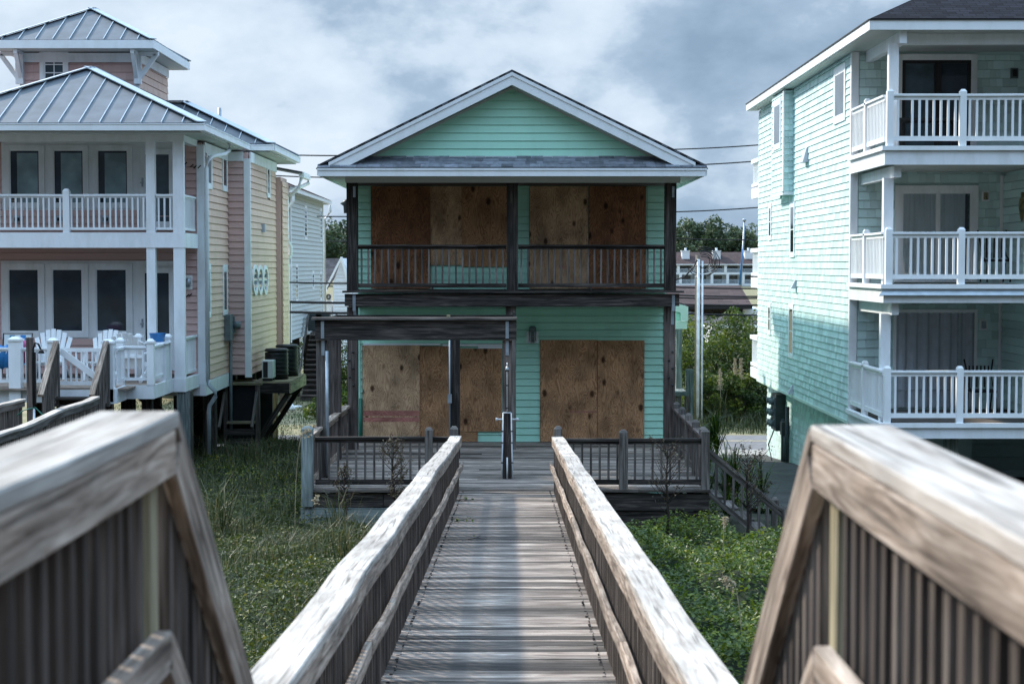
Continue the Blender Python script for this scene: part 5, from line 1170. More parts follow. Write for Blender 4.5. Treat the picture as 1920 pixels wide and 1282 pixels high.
# bay
by = MB(); by.box((AX - .24, AW + b0, 7.58), (AX + .1, AW + b1, 10.16)); bo = by.build('bay', 'aqua', rh)
BO = Wall((AX - .24, AW + b0, 0), (0, 1, 0), (-1, 0, 0)); BN = Wall((AX - .24, AW + b0, 0), (1, 0, 0), (0, -1, 0)); bww = BO.spx(1453, 1464, 196, 272)
mb = MB(); shingles(mb, BO, .12, b1 - b0, 7.6, 10.13, .155, holes=[(bww[0] - .06, bww[1] + .06, bww[2] - .06, bww[3] + .06)], tw=(.14, .3)); mb.build('shingle_siding', 'aqua', bo)
mb = MB(); shingles(mb, BN, .0, .235, 7.6, 10.13, .155, tw=(.10, .14)); mb.build('shingle_siding', 'aqua', bo)
mb = MB(); BO.box(mb, -.02, .11, 7.56, 10.15, 0, .03); BO.box(mb, -.02, b1 - b0, 7.5, 7.58, 0, .03); BN.box(mb, -.0, .24, 7.5, 7.58, 0, .02); mb.build('bay_trim', 'white', bo)
window(rh, BO, bww, trim=.12, grid=(1, 1), pane='glass_blue', mat='white_clean')
# vents on the side wall
for (x, y, w, h) in ((1514, 291, .25, .36), (1493.5, 533, .10, .22), (1488, 730, .10, .22)):
    c = atx(x, y, AX); mb = MB(); Y = c.y
    mb.add([(AX - .01, Y - w, c.z - h / 2), (AX - .01, Y + w, c.z - h / 2), (AX - .01, Y + w * .5, c.z + h / 2), (AX - .01, Y - w * .5, c.z + h / 2), (AX - .16, Y - w, c.z - h / 2), (AX - .16, Y + w, c.z - h / 2), (AX - .04, Y + w * .5, c.z + h / 2), (AX - .04, Y - w * .5, c.z + h / 2)],
           [(4, 5, 6, 7), (0, 4, 7, 3), (1, 2, 6, 5), (3, 7, 6, 2), (0, 1, 5, 4)]); mb.build('vent_hood', 'shutter', rh)
# roof
EX = AX - .32; EY = 33.1; EB = 50.4
mb = MB(); zc_ = 10.44; s_ = .5; rr = 6.6
A = Vector((EX, EY, zc_)); B = Vector((XR + 1, EY, zc_)); C = Vector((XR + 1, EY + rr, zc_ + rr * s_)); D = Vector((EX + rr, EY + rr, zc_ + rr * s_))
mb.poly([A, B, C, D], u=(1, 0, 0), thick=.04)
E = Vector((EX, EB, zc_)); G = Vector((EX + rr, EB - rr, zc_ + rr * s_)); mb.poly([E, A, D, G], u=(0, -1, 0), thick=.04); mb.build('roof', 'roof_dark', rh)
mb = MB(); mb.box((EX - .02, EY - .02, 10.22), (XR + 1, EY + .02, 10.405)); mb.build('fascia', 'white_clean', rh)
mb = MB(); mb.box((EX - .02, EY + .02, 10.22), (EX + .02, EB, 10.405)); mb.build('fascia', 'white_clean', rh)
mb = MB(); mb.box((EX + .02, EY + .02, 10.21), (XR + 1, AW, 10.235)); mb.box((EX + .02, AW + .01, 10.21), (AX - .01, EB - .02, 10.235)); mb.build('soffit', 'soffit', rh)
mb = MB(); mb.box((EX - .04, EY - .045, 10.405), (XR + 1, EY + .0, 10.425)); mb.box((EX - .045, EY, 10.405), (EX + .0, EB, 10.425)); mb.build('drip_edge', 'black_metal', rh)
# balconies
def bx(x, Y=AB): return at(x, 497, Y).x
PX = bx(1673.5, 33.25)
levels = ((7.99, 7.63, 8.99, 'top'), (5.33, 4.97, 6.34, 'mid'), (2.64, 2.34, 3.66, 'low'))
BX0 = bx(1657); BX1 = 17.0
for (zd, zb, zr, nm) in levels:
    mb = MB(); mb.box((BX0, AB, zb), (BX1, AB + .05, zd - .09)); mb.box((BX0, AB + .05, zb), (BX0 + .05, AW - .04, zd - .09)); o = mb.build('balcony', 'white', rh)
    mb = MB(); mb.box((BX0 - .06, AB - .06, zd - .085), (BX1, AB + .05, zd - .0)); mb.box((BX0 - .06, AB + .05, zd - .085), (BX0 + .05, AW - .04, zd)); mb.build('deck_edge', 'white_clean', o)
    mb = MB(); mb.box((BX0 + .05, AB + .05, zd - .12), (BX1, AW, zd - .02)); mb.build('balcony_floor', 'grey_wood', o)
    mb = MB(); mb.box((BX0 + .06, AB + .06, zb + .04), (BX1, AW - .01, zb + .07)); mb.build('soffit', 'soffit', o)
    h = zr - zd
    LIMIT = 100
    railing(rh, (BX0 + .05, AB + .05, zd), (BX1 - 3, AB + .05, zd), h, 'white_clean', bal=(.042, .042), pitch=.138, top=(.12, .045), sub=(.04, .07), bot=(.05, .09), zb=.10, posts=(.05, bx(1803) - BX0 - .05, bx(2000) - BX0), post=(.125, .075))
    railing(rh, (BX0 + .05, AB + .2, zd), (BX0 + .05, AW - .08, zd), h, 'white_clean', bal=(.042, .042), pitch=.138, top=(.12, .045), sub=(.04, .07), bot=(.05, .09), zb=.10, posts=(1.7,), post=(.12, .075))
mb = MB(); mb.poly([(BX0 - .10, AB - .10, 5.12), (BX1, AB - .10, 5.12), (BX1, AB - .01, 5.22), (BX0 - .02, AB - .01, 5.22)], thick=.02); mb.build('flashing', 'flashing', rh)
# posts and bracket beams
for (z0, z1, xm) in ((7.99, 10.0, 1672.5), (5.33, 7.40, 1665), (2.64, 4.75, 1662)):
    mb = MB(); x = bx(xm, 33.4); mb.box((x - .095, 33.4, z0), (x + .095, 33.57, z1)); mb.build('post', 'white', rh)
for (z0, z1, xm) in ((9.98, 10.21, 1690), (7.40, 7.62, 1682), (4.73, 4.96, 1680)):
    x = bx(xm, 33.2); mb = MB(); mb.box((x - .07, 33.22, z0), (x + .07, AW - .02, z1)); mb.build('beam', 'white', rh)
mb = MB(); mb.box((bx(1690, 33.3), 33.5, 10.0), (XR, 33.7, 10.205)); mb.build('beam', 'white', rh)
# sliding doors
def slider(r, pane, frame='white', inner=None, frac=.52, pane2=None, gap=.05, pn=(0, .012)):
    u0, u1, z0, z1 = r; mb = MB(); t = .13
    AF.box(mb, u0, u0 + t, z0, z1, 0, .05); AF.box(mb, u1 - t, u1, z0, z1, 0, .05); AF.box(mb, u0 + t, u1 - t, z1 - t, z1, 0, .049)
    o = mb.build('sliding_door', frame, rh); i0, i1, j1 = u0 + t, u1 - t, z1 - t; m = i0 + (i1 - i0) * frac
    mb = MB(); f = inner or frame
    for (a, b_) in ((i0, m), (m + .002, i1)):
        AF.box(mb, a, a + gap, z0, j1, .002, .036); AF.box(mb, b_ - gap, b_, z0, j1, .002, .036); AF.box(mb, a + gap, b_ - gap, j1 - gap, j1, .002, .035); AF.box(mb, a + gap, b_ - gap, z0, z0 + gap, .002, .035)
    mb.build('sash', f, o)
    mb = MB(); AF.box(mb, i0 + gap, m - gap, z0 + gap, j1 - gap, *pn); mb.build('pane', pane, o)
    mb = MB(); AF.box(mb, m + gap, i1 - gap, z0 + gap, j1 - gap, *pn); mb.build('pane', pane2 or pane, o); return o
slider((h3[0][0], h3[0][1], 8.0, h3[0][3]), 'glass_blue', inner='frame_black', pane2='glass_dark', gap=.07)
m, nt, b = newmat('glass_clear'); tr_ = nd(nt, 'ShaderNodeBsdfTransparent'); tr_.inputs[0].default_value = (.93, .97, .98, 1); gl_ = nd(nt, 'ShaderNodeBsdfGlossy'); gl_.inputs['Roughness'].default_value = .02
fr_ = nd(nt, 'ShaderNodeFresnel'); fr_.inputs[0].default_value = 1.7; ms_ = nd(nt, 'ShaderNodeMixShader'); nt.links.new(fr_.outputs[0], ms_.inputs[0]); nt.links.new(tr_.outputs[0], ms_.inputs[1]); nt.links.new(gl_.outputs[0], ms_.inputs[2]); nt.links.new(ms_.outputs[0], nt.nodes['Material Output'].inputs[0])
so_ = slider((h3[1][0], h3[1][1], 5.34, h3[1][3]), 'glass_clear', pane2='glass_clear', gap=.045, pn=(.031, .034))
u0, u1, z1 = h3[1][0], h3[1][1], h3[1][3]; mb = MB(); n = 64; vs = []
for i in range(n + 1):
    uu = u0 + .15 + (u1 - u0 - .42) * i / n; dn = .014 + .010 * math.sin(i * 1.25) + .003 * math.sin(i * .37)
    vs += [AF.pt(uu, 5.36, dn), AF.pt(uu, z1 - .14, dn)]
mb.add(vs, [(2 * i, 2 * i + 2, 2 * i + 3, 2 * i + 1) for i in range(n)]); mb.build('curtain', 'white_clean', so_)
mb = MB(); AF.box(mb, u0 + .12, u1 - .12, 5.35, z1 - .13, -.0, .0015); mb.build('dark_room', 'interior', so_)
u0, u1, z1 = h3[2][0], h3[2][1], h3[2][3]
mb = MB(); AF.box(mb, u0, u0 + .06, 2.66, z1, 0, .05); AF.box(mb, u1 - .06, u1, 2.66, z1, 0, .05); AF.box(mb, u0, u1, z1 - .07, z1, .0, .06); so = mb.build('shutter_frame', 'white', rh)
mb = MB(); n = 28; vs = []
for i in range(n + 1):
    uu = u0 + .06 + (u1 - u0 - .12) * i / n; q = i % 4; dn = (.015, .015, .06, .06)[q]
    vs += [AF.pt(uu, 2.67, dn), AF.pt(uu, z1 - .07, dn)]
mb.add(vs, [(2 * i, 2 * i + 2, 2 * i + 3, 2 * i + 1) for i in range(n)]); mb.build('storm_shutter', 'shutter', so)
mb = MB(); um = at(1793, 700, AW).x; AF.box(mb, um - .01, um + .02, 2.7, z1 - .08, .06, .09); AF.box(mb, u0 + .06, um - .02, 3.02, 3.05, .061, .07); mb.build('shutter_lock', 'galvanised', so)
# wall lamps on the balconies
for (x, y, mt) in ((1901, 138, 'black_metal'), (1847, 368, 'yellow_wood'), (1843, 609, 'galvanised')):
    c = at(x, y, AW); mb = MB(); AF.box(mb, c.x - .08, c.x + .08, c.z - .11, c.z + .11, .012, .05); o = mb.build('wall_lamp', 'white' if y > 200 else 'meter_grey', rh)
    mb = MB(); AF.box(mb, c.x - .045, c.x + .045, c.z - .075, c.z + .075, .05, .10); mb.build('lamp_glass', mt, o)
# electric meters on the lower wall
c = atx(1470, 790, AX + .30); mb = MB(); mb.box((AX + .02, c.y - .35, 1.15), (AX + .29, c.y + .55, 2.15)); o = mb.build('meter_bank', 'meter_dark', rh)
for i in range(3):
    for j in range(2):
        mb = MB(); cc = Vector((AX - .02, c.y - .15 + j * .42, 1.35 + i * .30)); mb.box(cc + Vector((-.0, -.12, -.12)), cc + Vector((.04, .12, .12))); mb.lathe(cc + Vector((-.05, 0, 0)), [(0, -.08), (.08, -.08), (.08, .08), (0, .08)], 10); mb.build('meter', 'meter_grey', o)
mb = MB()
for k, zt in ((0, 1.5), (1, 1.2), (2, 1.9)): mb.tube([(AX + .18, c.y - .6 - .35 * k, -.1), (AX + .18, c.y - .6 - .35 * k, zt)], .055, 8)
mb.box((AX + .08, c.y - 1.0, 1.1), (AX + .28, c.y - .7, 1.45)); mb.tube([(AX + .1, c.y + .3, 1.2), (AX - .05, c.y + .5, .7), (AX + .0, c.y + .2, .3), (AX + .1, c.y - .2, .2)], .02, 6); mb.build('conduit', 'meter_dark', o)
# rear balconies glimpsed at the far corner
for (za, zb) in ((8.85, 7.99), (6.2, 5.33), (3.6, 2.64)):
    mb = MB(); mb.box((AX - .02, AEND + .05, za - .12), (AX + 3, AEND + 1.5, za)); mb.box((AX, AEND + .05, zb + .05), (AX + 3, AEND + 1.5, zb + .14)); mb.box((AX, AEND + .05, zb - .30), (AX + 3, AEND + 1.5, zb)); 
    for k in range(9): mb.box((AX + .04, AEND + .12 + k * .16, zb + .14), (AX + .08, AEND + .16 + k * .16, za - .12))
    mb.build('rear_balcony', 'white_clean', rh)
mb = MB(); mb.box((10.3, 40.5, .0), (10.4, 42.3, 2.3)); mb.build('garage_screen', 'interior', rh)
mb = MB(); lap(mb, Wall((10.6, 40.0, 0), (1, 0, 0), (0, -1, 0)), 0, 6, .0, 2.3, .3); mb.build('garage_wall', 'aqua', rh)
for x in (8.7, 12.5): mb = MB(); mb.box((x - .12, 33.6, -.3), (x + .12, 33.84, 2.34)); mb.build('pile', 'treated_wood', rh)
# furniture on the balconies
def cafe(x, Y, z, label):
    t = thing('patio_chair', label, 'chair', (x, Y, z)); L = Vector((x, Y, z))
    for s in (-1, 1):
        mb = MB(); mb.tube([L + Vector(p) for p in ((s * .24, -.22, 0), (s * .23, -.18, .3), (s * .25, -.1, .45), (s * .26, .18, .55), (s * .25, .28, .80), (s * .30, .33, 1.08))], .018, 6); mb.build('frame', 'black_metal', t)
        mb = MB(); mb.tube([L + Vector(p) for p in ((s * .24, .3, 0), (s * .25, .18, .4))], .018, 6); mb.build('leg', 'black_metal', t)
    mb = MB(); mb.box(L + Vector((-.25, -.2, .42)), L + Vector((.25, .22, .47))); mb.build('seat', 'black_metal', t)
    mb = MB()
    for k in range(6): mb.box(L + Vector((-.22 + k * .08, .26, .5)), L + Vector((-.19 + k * .08, .28, .95)))
    mb.build('backrest', 'black_metal', t); return t
cafe(bx(1845, 35.2), 35.2, 2.66, 'black curved metal patio chair on the lowest aqua balcony')
t = cafe(bx(1870, 35.5), 35.6, 5.35, 'dark folding chair leaning on the middle aqua balcony')
x, Y, z = bx(1735, 35.0), 35.0, 8.0
t = thing('patio_table', 'low dark table behind the pickets of the top balcony', 'table', (x, Y, z))
mb = MB(); mb.box((x - .7, Y - .35, z + .62), (x + .7, Y + .35, z + .67)); mb.build('tabletop', 'black_metal', t)
for sx in (-.6, .6):
    for sy in (-.3, .3): mb = MB(); mb.box((x + sx - .025, Y + sy - .025, z), (x + sx + .025, Y + sy + .025, z + .62)); mb.build('leg', 'black_metal', t)
mb = MB(); Yf = 34.9; zf = at(1907, 390, Yf).z; n = 18; vs = []
for j in range(n):
    q = 2 * math.pi * j / n; r_ = 1 + (.25 * math.sin(3 * q)) * .5; vs.append((XI - .05, Yf + math.cos(q) * .22 * r_, zf + math.sin(q) * .25 * r_))
mb.add(vs + [(XI - .11, Yf, zf)], [(j, (j + 1) % n, n) for j in range(n)] + [tuple(reversed(range(n)))]); mb.box((XI - .07, Yf - .05, zf + .2), (XI - .02, Yf + .02, zf + .32)); o = mb.build('fish_ornament', 'fish_paint'); tag(o, 'greenish metal fish ornament hung on the aqua balcony wall', 'ornament')

# ------------------------------------------------------------ grey house behind
gh = thing('grey_house', 'pale grey lap sided house on piles beyond the pink house', 'house', (-12, 76, 0))
GX1 = -9.15; GY0 = 70.4; GY1 = 82.6; zb = 2.6; zt = 8.75
mb = MB(); mb.box((-17, GY0 + .05, zb), (GX1 - .05, GY1, zt)); mb.build('wall', 'grey_siding', gh)
GS = Wall((GX1, GY0, 0), (0, 1, 0), (1, 0, 0)); GFr = Wall((0, GY0, 0), (1, 0, 0), (0, -1, 0))
gw = [GS.spx(570.5, 574.5, 390, 445), GS.spx(600, 603, 395, 450), GS.spx(543, 546.5, 500, 563), GS.spx(554, 557.5, 500, 562), GS.spx(585, 588, 512, 538), GS.spx(599.5, 602.5, 512, 560)]
mb = MB(); lap(mb, GS, 0, GY1 - GY0, zb, zt, .19, out=.03, butt=20); mb.build('siding', 'grey_siding', gh)
for a in gw: window(gh, GS, a, trim=.10, grid=(1, 2), pane='glass_side', mat='white_clean', sash=.03)
mb = MB(); lap(mb, GFr, -17, GX1 - .1, zb, zt, .19, out=.03, butt=20); mb.build('siding', 'white_siding', gh)
mb = MB(); GFr.box(mb, GX1 - .18, GX1 + .03, zb - .1, zt, 0, .06); GS.box(mb, -.06, .15, zb - .1, zt, 0, .05); mb.build('corner_board', 'white_clean', gh); mb = MB(); GS.box(mb, GY1 - GY0 - .2, GY1 - GY0, zb, zt, 0, .05); mb.build('corner_board', 'white_clean', gh)
a = at(530, 497, GY0 - .05); mb = MB(); mb.box((at(526.5, 400, GY0).x, GY0 - .08, 3.4), (at(530.5, 400, GY0).x, GY0 - .02, 8.2)); mb.build('window', 'white_clean', gh)
hip(None, -18, -8.85, 69.9, 83.2, 8.80, .42, 0, parent=gh, mat='roof_brown', seams=False, capw=.12)
gutter(gh, [(-18, 69.85, 8.72), (-8.8, 69.85, 8.72)]); gutter(gh, [(-8.82, 69.9, 8.72), (-8.82, 83.2, 8.72)])
mb = MB(); mb.box((-18, 69.95, 8.62), (-8.9, 83.1, 8.65)); mb.build('soffit', 'soffit', gh)
mb = MB(); mb.tube([(-8.95, 70.0, 8.6), (-8.95, 70.0, 8.3), (-9.25, 70.2, 8.0), (-9.45, 70.25, 7.8), (-9.45, 70.3, 1.0)], .07, 8); mb.build('downspout', 'white_clean', gh)
mb = MB(); mb.tube([(-8.82, 83.1, 8.6), (-8.82, 83.1, 8.3), (-9.0, 82.9, 8.0), (-9.08, 82.7, 7.9), (-9.08, 82.7, 3)], .07, 8); mb.build('downspout', 'white_clean', gh)
for y in (70.7, 74, 78, 82): mb = MB(); mb.box((GX1 - .4, y, 0), (GX1 - .1, y + .3, zb)); mb.build('pile', 'dark_wood', gh)
mb = MB(); mb.box((-17, 75, 0), (GX1 - .5, 75.1, zb)); mb.build('screen', 'interior', gh)
for k in range(13): mb = MB(); mb.box((-8.9, 71.5 + k * .28, .2 + k * .2), (-7.75, 71.8 + k * .28, .25 + k * .2)); mb.build('step', 'brown_wood', gh)
mb = MB(); mb.box((-8.9, 71.6, .0), (-7.8, 75.2, .15)); 
for s in (-8.95, -7.72): mb.beam((s, 71.5, 1.0), (s, 75.1, 3.55), .06, .2)
mb.build('stair_rail', 'grey_wood', gh)
mb = MB(); mb.poly([(-8.9, 71.9, .0), (-7.8, 71.9, .0), (-7.8, 75.3, 2.6), (-8.9, 75.3, 2.6)], thick=.05); mb.build('stair_back', 'dark_wood', gh)
mb = MB(); mb.box((-8.9, 75.2, 2.6), (-6.9, 77.5, 2.75)); mb.build('landing', 'grey_wood', gh)
for (x, y) in ((592, 590), (606, 588)):
    c = at(x, 604, 75.8); t = thing('air_conditioner', 'dark air conditioner on the grey house landing, %s one' % ('left' if x == 592 else 'right'), 'air conditioner', (c.x, 75.8, 2.75))
    mb = MB(); mb.box((c.x - .32, 75.5, 2.78), (c.x + .32, 76.1, 3.55)); mb.build('casing', 'meter_dark', t, bevel=.03)
    mb = MB(); mb.lathe((c.x, 75.8, 3.56), [(0, 0), (.28, 0), (.26, .05), (.0, .07)], 12); mb.build('fan_guard', 'black_metal', t)
# round utility pole beside it
mb = MB(); p = at(530, 560, 66); mb.tube([(p.x, 66, 0), (p.x, 66, 8.4)], .14, 10, .11); o = mb.build('utility_pole', 'pole_wood'); tag(o, 'weathered utility pole between the pink house and the grey house', 'utility pole')
# white cottage
wc = thing('white_cottage', 'white clapboard cottage gable with dark roof and a wreath on its door', 'house', (-9, 98, 0))
CY = 95.0
def cx(x, y=497): return at(x, y, CY)
xl_, xr_, xa_ = cx(575).x, cx(655).x, cx(641).x
zap = cx(641, 484).z; zev = cx(650, 545).z
mb = MB(); mb.poly([(xa_ - .5, CY, 0), (xr_ + .7, CY, 0), (xr_ + .7, CY, zev - .6), (xa_, CY, zap), (xa_ - .5, CY, zap - 1.4)], thick=4); mb.build('wall', 'white_siding', wc)
CWl = Wall((0, CY, 0), (1, 0, 0), (0, -1, 0)); mb = MB(); lap(mb, CWl, xa_ - .45, xr_ + .5, .2, zap - .1, .2, out=.03, tri=(xa_, zap, 3.6), butt=20); mb.build('siding', 'white_siding', wc)
mb = MB(); mb.box((xl_ - 3, CY + 1.2, 0), (xa_ - .4, CY + 5, 3.6)); mb.build('wall', 'white_siding', wc)
zgut = cx(620, 541).z
mb = MB(); mb.poly([(xl_ - 3, CY + .5, zgut), (xa_ - .9, CY + .5, zgut), (xa_ - .0, CY + 3, zap), (xl_ - 3, CY + 3, zap)], u=(1, 0, 0), thick=.1); mb.build('roof', 'roof_slate', wc)
mb = MB(); mb.beam((xa_, CY - .1, zap + .05), (xa_ + .85, CY - .1, zap - 3.4), .1, .28, up=(0, 1, 0)); mb.beam((xa_, CY - .12, zap + .05), (xa_ - .9, CY - .1, zgut), .1, .14, up=(0, 1, 0)); mb.build('rake_board', 'white_clean', wc)
mb = MB(); mb.box((xl_ - 3, CY + .35, zgut - .2), (xa_ - .9, CY + .5, zgut)); mb.build('gutter', 'white_clean', wc)
a, b_ = cx(608).x, cx(618).x; mb = MB(); mb.box((a, CY + 1.0, 0), (b_, CY + 1.1, cx(612, 552).z)); d = mb.build('door', 'white_clean', wc)
mb = MB(); c = cx(612.5, 557); 
for k in range(12): q = k * math.pi / 6; q2 = (k + 1) * math.pi / 6; mb.tube([(c.x + math.cos(q) * .1, CY + .95, c.z + math.sin(q) * .13), (c.x + math.cos(q2) * .1, CY + .95, c.z + math.sin(q2) * .13)], .035, 5)
mb.build('wreath', 'dead_bark', d)
# ------------------------------------------------------------ far right: brown roof house, hip roofed house, condominium
bh = thing('brown_roof_house', 'low house with wide brown shingle roof beyond the utility pole', 'house', (15, 112, 0))
BY = 108.0
q = lambda x, y, Y=BY: at(x, y, Y)
x0, x1 = q(1200, 560).x, q(1393, 560).x; z1_, z0_ = q(1300, 535, 113).z, q(1300, 573).z
mb = MB(); mb.poly([(x0, BY, z0_), (x1 + .6, BY, z0_), (q(1396, 540, 113).x - .3, 113, z1_), (x0, 113, z1_)], u=(1, 0, 0), thick=.12); mb.build('roof', 'roof_brown', bh)
mb = MB(); mb.box((x0, BY + .8, 0), (q(1396, 560).x, BY + 8, z0_ - .12)); mb.build('wall', 'dark_wood', bh)
mb = MB(); mb.box((x0, BY - .02, z0_ - .22), (x1 + .6, BY + .06, z0_ - .02)); mb.build('gutter', 'black_metal', bh)
for xx in (1300, 1345, 1368): a = q(xx, 580).x; mb = MB(); mb.box((a - .5, BY + .75, 1.0), (a + .5, BY + .79, z0_ - .5)); mb.build('window', 'glass_dark', bh)
mb = MB(); mb.box((q(1396, 560).x, BY + .5, 0), (q(1440, 560).x, BY + 7, 2.9)); mb.build('wall', 'white_siding', bh)
hr = thing('grey_roof_house', 'single storey house with shallow grey hip roof above the shrubs', 'house', (13, 92, 0))
HY = 88.0; q = lambda x, y, Y=HY: at(x, y, Y); zg = q(1380, 609).z
hip(None, q(1335, 600).x, q(1480, 600).x, HY, HY + 7, zg, (q(1385, 589).z - zg) / 2.6, 0, parent=hr, mat='roof_slate', seams=False, capw=.1)
hip(None, q(1255, 600).x, q(1372, 600).x, HY + 5, HY + 12, q(1300, 600, HY + 5).z, .26, 0, parent=hr, mat='roof_slate', seams=False, capw=.1)
mb = MB(); mb.box((q(1337, 600).x, HY + .3, 0), (q(1475, 600).x, HY + 6, zg)); mb.box((q(1258, 600).x, HY + 6.2, 0), (q(1336, 600).x, HY + 11, zg)); mb.build('wall', 'white_siding', hr)
mb = MB(); mb.box((q(1335, 600).x, HY - .05, zg - .14), (q(1480, 600).x, HY + .0, zg + .02)); mb.build('fascia', 'white_clean', hr)
cd = thing('condominium', 'long two storey condominium with white balconies under a brown roof far away', 'building', (55, 455, 0))
KY = 450.0; q = lambda x, y, Y=KY: at(x, y, Y)
xa, xb = q(1180, 500).x, q(1460, 500).x
z = lambda y: q(1330, y).z
mb = MB(); mb.box((xa, KY + 2, 0), (xb, KY + 14, z(497))); mb.build('wall', 'grey_siding', cd)
mb = MB(); mb.poly([(xa, KY - .3, z(495.5)), (xb, KY - .3, z(495.5)), (xb, KY + 8, z(473) + .1), (xa, KY + 8, z(473) + .1)], u=(1, 0, 0), thick=.3); mb.build('roof', 'roof_brown', cd)
mb = MB()
for (ya, yb) in ((511, 514.5), (532, 536)): mb.box((xa, KY, z(yb)), (xb, KY + .3, z(ya)))
mb.box((xa, KY - .3, z(497)), (xb, KY - .1, z(495.2))); mb.build('floor_band', 'white_clean', cd)
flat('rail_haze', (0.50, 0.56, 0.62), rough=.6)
mb = MB()
for (ya, yb) in ((503.5, 511), (524, 532)):
    mb.box((xa, KY + .05, z(ya) - .12), (xb, KY + .2, z(ya)))
    xx = xa
    while xx < xb: mb.box((xx, KY + .1, z(yb)), (xx + .13, KY + .18, z(ya))); xx += .30
mb.build('balcony_railing', 'rail_haze', cd)
k = 0; x = 1272
while x < 1440:
    for (ya, yb) in ((497, 511), (514, 532)):
        a = q(x + (4 if ya > 500 else 0), 500).x; mb = MB(); mb.box((a - .35, KY - .05, z(yb)), (a + .35, KY + .4, z(ya))); mb.build('column', 'white_clean', cd)
        a = q(x + 15, 500).x; mb = MB(); mb.box((a - 1.6, KY + 1.9, z(yb) + .1), (a + 1.3, KY + 1.99, z(ya) - .4)); mb.build('window', 'glass_dark', cd)
    x += 29.5
for x in (1286, 1344, 1404): c = q(x, 480, KY + 3); mb = MB(); mb.box((c.x - 1.0, KY + 3, c.z - .8), (c.x + 1.0, KY + 6, c.z + 1.2)); mb.box((c.x - 1.15, KY + 2.9, c.z + 1.2), (c.x + 1.15, KY + 6.1, c.z + 1.45)); mb.lathe((c.x, KY + 4, c.z + 1.45), [(0, 0), (.3, 0), (.3, .7), (0, .7)], 8); mb.build('chimney', 'white_siding', cd)
# sailing mast
c = at(1393, 560, 170); zt = at(1396.5, 415, 170).z; t = thing('sailboat_mast', 'tall grey sailboat mast with a slanting blue sail cover', 'mast', (c.x, 170, 0))
mb = MB(); mb.tube([(c.x - .4, 170, 0), (c.x + .1, 170, zt)], .11, 8, .08); mb.lathe((c.x + .1, 170, zt), [(0, 0), (.18, 0), (.18, .2), (0, .3)], 8); mb.build('mast', 'galvanised', t)
a = at(1387, 534, 169.5); b_ = at(1394, 450, 169.5); mb = MB(); mb.tube([a, b_], .11, 6, .04); mb.build('sail_cover', 'blue_plastic', t)
# utility riser pole with white conduits
t = thing('utility_pole', 'short utility pole strapped with two tall white conduits across the road', 'utility pole', (at(1308, 700, 60).x, 60, 0))
pxl = lambda x: at(x, 600, 60).x
mb = MB(); mb.tube([(pxl(1309), 60.15, 0), (pxl(1309), 60.15, at(1309, 478, 60).z)], .10, 8, .085); mb.build('pole', 'pole_wood', t)
for x, w, yt in ((1309, .055, 486), (1316.5, .035, 489), (1304, .02, 520)):
    mb = MB(); mb.tube([(pxl(x), 59.98, 0.05), (pxl(x), 59.98, at(x, yt, 60).z)], w, 8); mb.build('conduit', 'pvc' if x > 1305 else 'yellow_wood', t)
mb = MB()
rnd_ = random.Random(4)
for k in range(7):
    r_ = .22 + .06 * k; c = Vector((pxl(1318), 59.95, at(1318, 491, 60).z)); pts = []
    for i in range(12): q_ = 1.9 - i * .42; pts.append(c + Vector((math.cos(q_) * r_ + rnd_.uniform(-.02, .02), .03 * k, math.sin(q_) * r_ * .9 + rnd_.uniform(-.02, .02))))
    mb.tube(pts, .016, 5)
mb.tube([(pxl(1306), 59.9, at(1306, 487, 60).z), (pxl(1300), 59.9, at(1300, 500, 60).z), (pxl(1290), 59.9, at(1290, 511, 60).z), (pxl(1282), 59.9, at(1282, 520, 60).z), (pxl(1266), 59.9, at(1266, 524, 60).z)], .03, 6)
mb.build('cable_loops', 'cable', t)
# overhead cables
wires = [((520, 291.5), (700, 292.5), 70), ((520, 331), (700, 335), 75), ((1255, 282), (1440, 272), 75), ((1290, 311), (1440, 301.5), 72), ((1255, 399), (1440, 389), 75),
         ((520, 405), (690, 407), 80), ((520, 452), (690, 453), 85), ((500, 529), (690, 532.5), 58), ((500, 565.5), (690, 569), 57), ((500, 584.5), (690, 588), 57.5),
         ((1255, 539), (1440, 542), 64), ((1255, 554), (1440, 557), 63), ((1255, 559), (1440, 560), 64.5), ((1255, 571), (1440, 573), 62), ((1255, 588), (1440, 592), 62.5), ((1255, 448), (1440, 451), 90)]
wl_ = ['thin pale overhead cable %s' % s for s in ('touching the left end of the mint roof fascia', 'crossing the sky just above the grey house gutter', 'highest in the sky right of the mint house', 'second highest in the sky right of the mint house', 'running above the far tree line at the right',
       'crossing above the dark trees at left', 'crossing in front of the dark trees at left')] + ['black cable %s' % s for s in ('level with the lower windows of the grey house', 'upper of the two thick ones left of the mint porch', 'lower of the two thick ones left of the mint porch',
       'topmost across the brown shingle roof', 'second down across the brown shingle roof', 'third down across the brown shingle roof', 'along the eave of the brown roof house', 'lowest one, just above the shallow hip roof', 'faint one across the far trees at right')]
for (a, b_, Y), lb in zip(wires, wl_):
    p = at(a[0], a[1], Y); r_ = at(b_[0], b_[1], Y); d = (r_ - p); ext = 4.0 / d.length
    pts = [p - d * ext + d * (1 + 2 * ext) * k / 16 for k in range(17)]
    L = (pts[-1] - pts[0]).length
    for k, v in enumerate(pts): v.z += .5 * ((k - 8) / 8) ** 2 * .5
    mb = MB(); th = .028 if a[1] < 520 else .03; mb.tube(pts, th if a[1] not in (565.5, 584.5) else .045, 5); o = mb.build('overhead_cable', 'cable'); tag(o, lb, 'cable', 'overhead cables behind the houses')
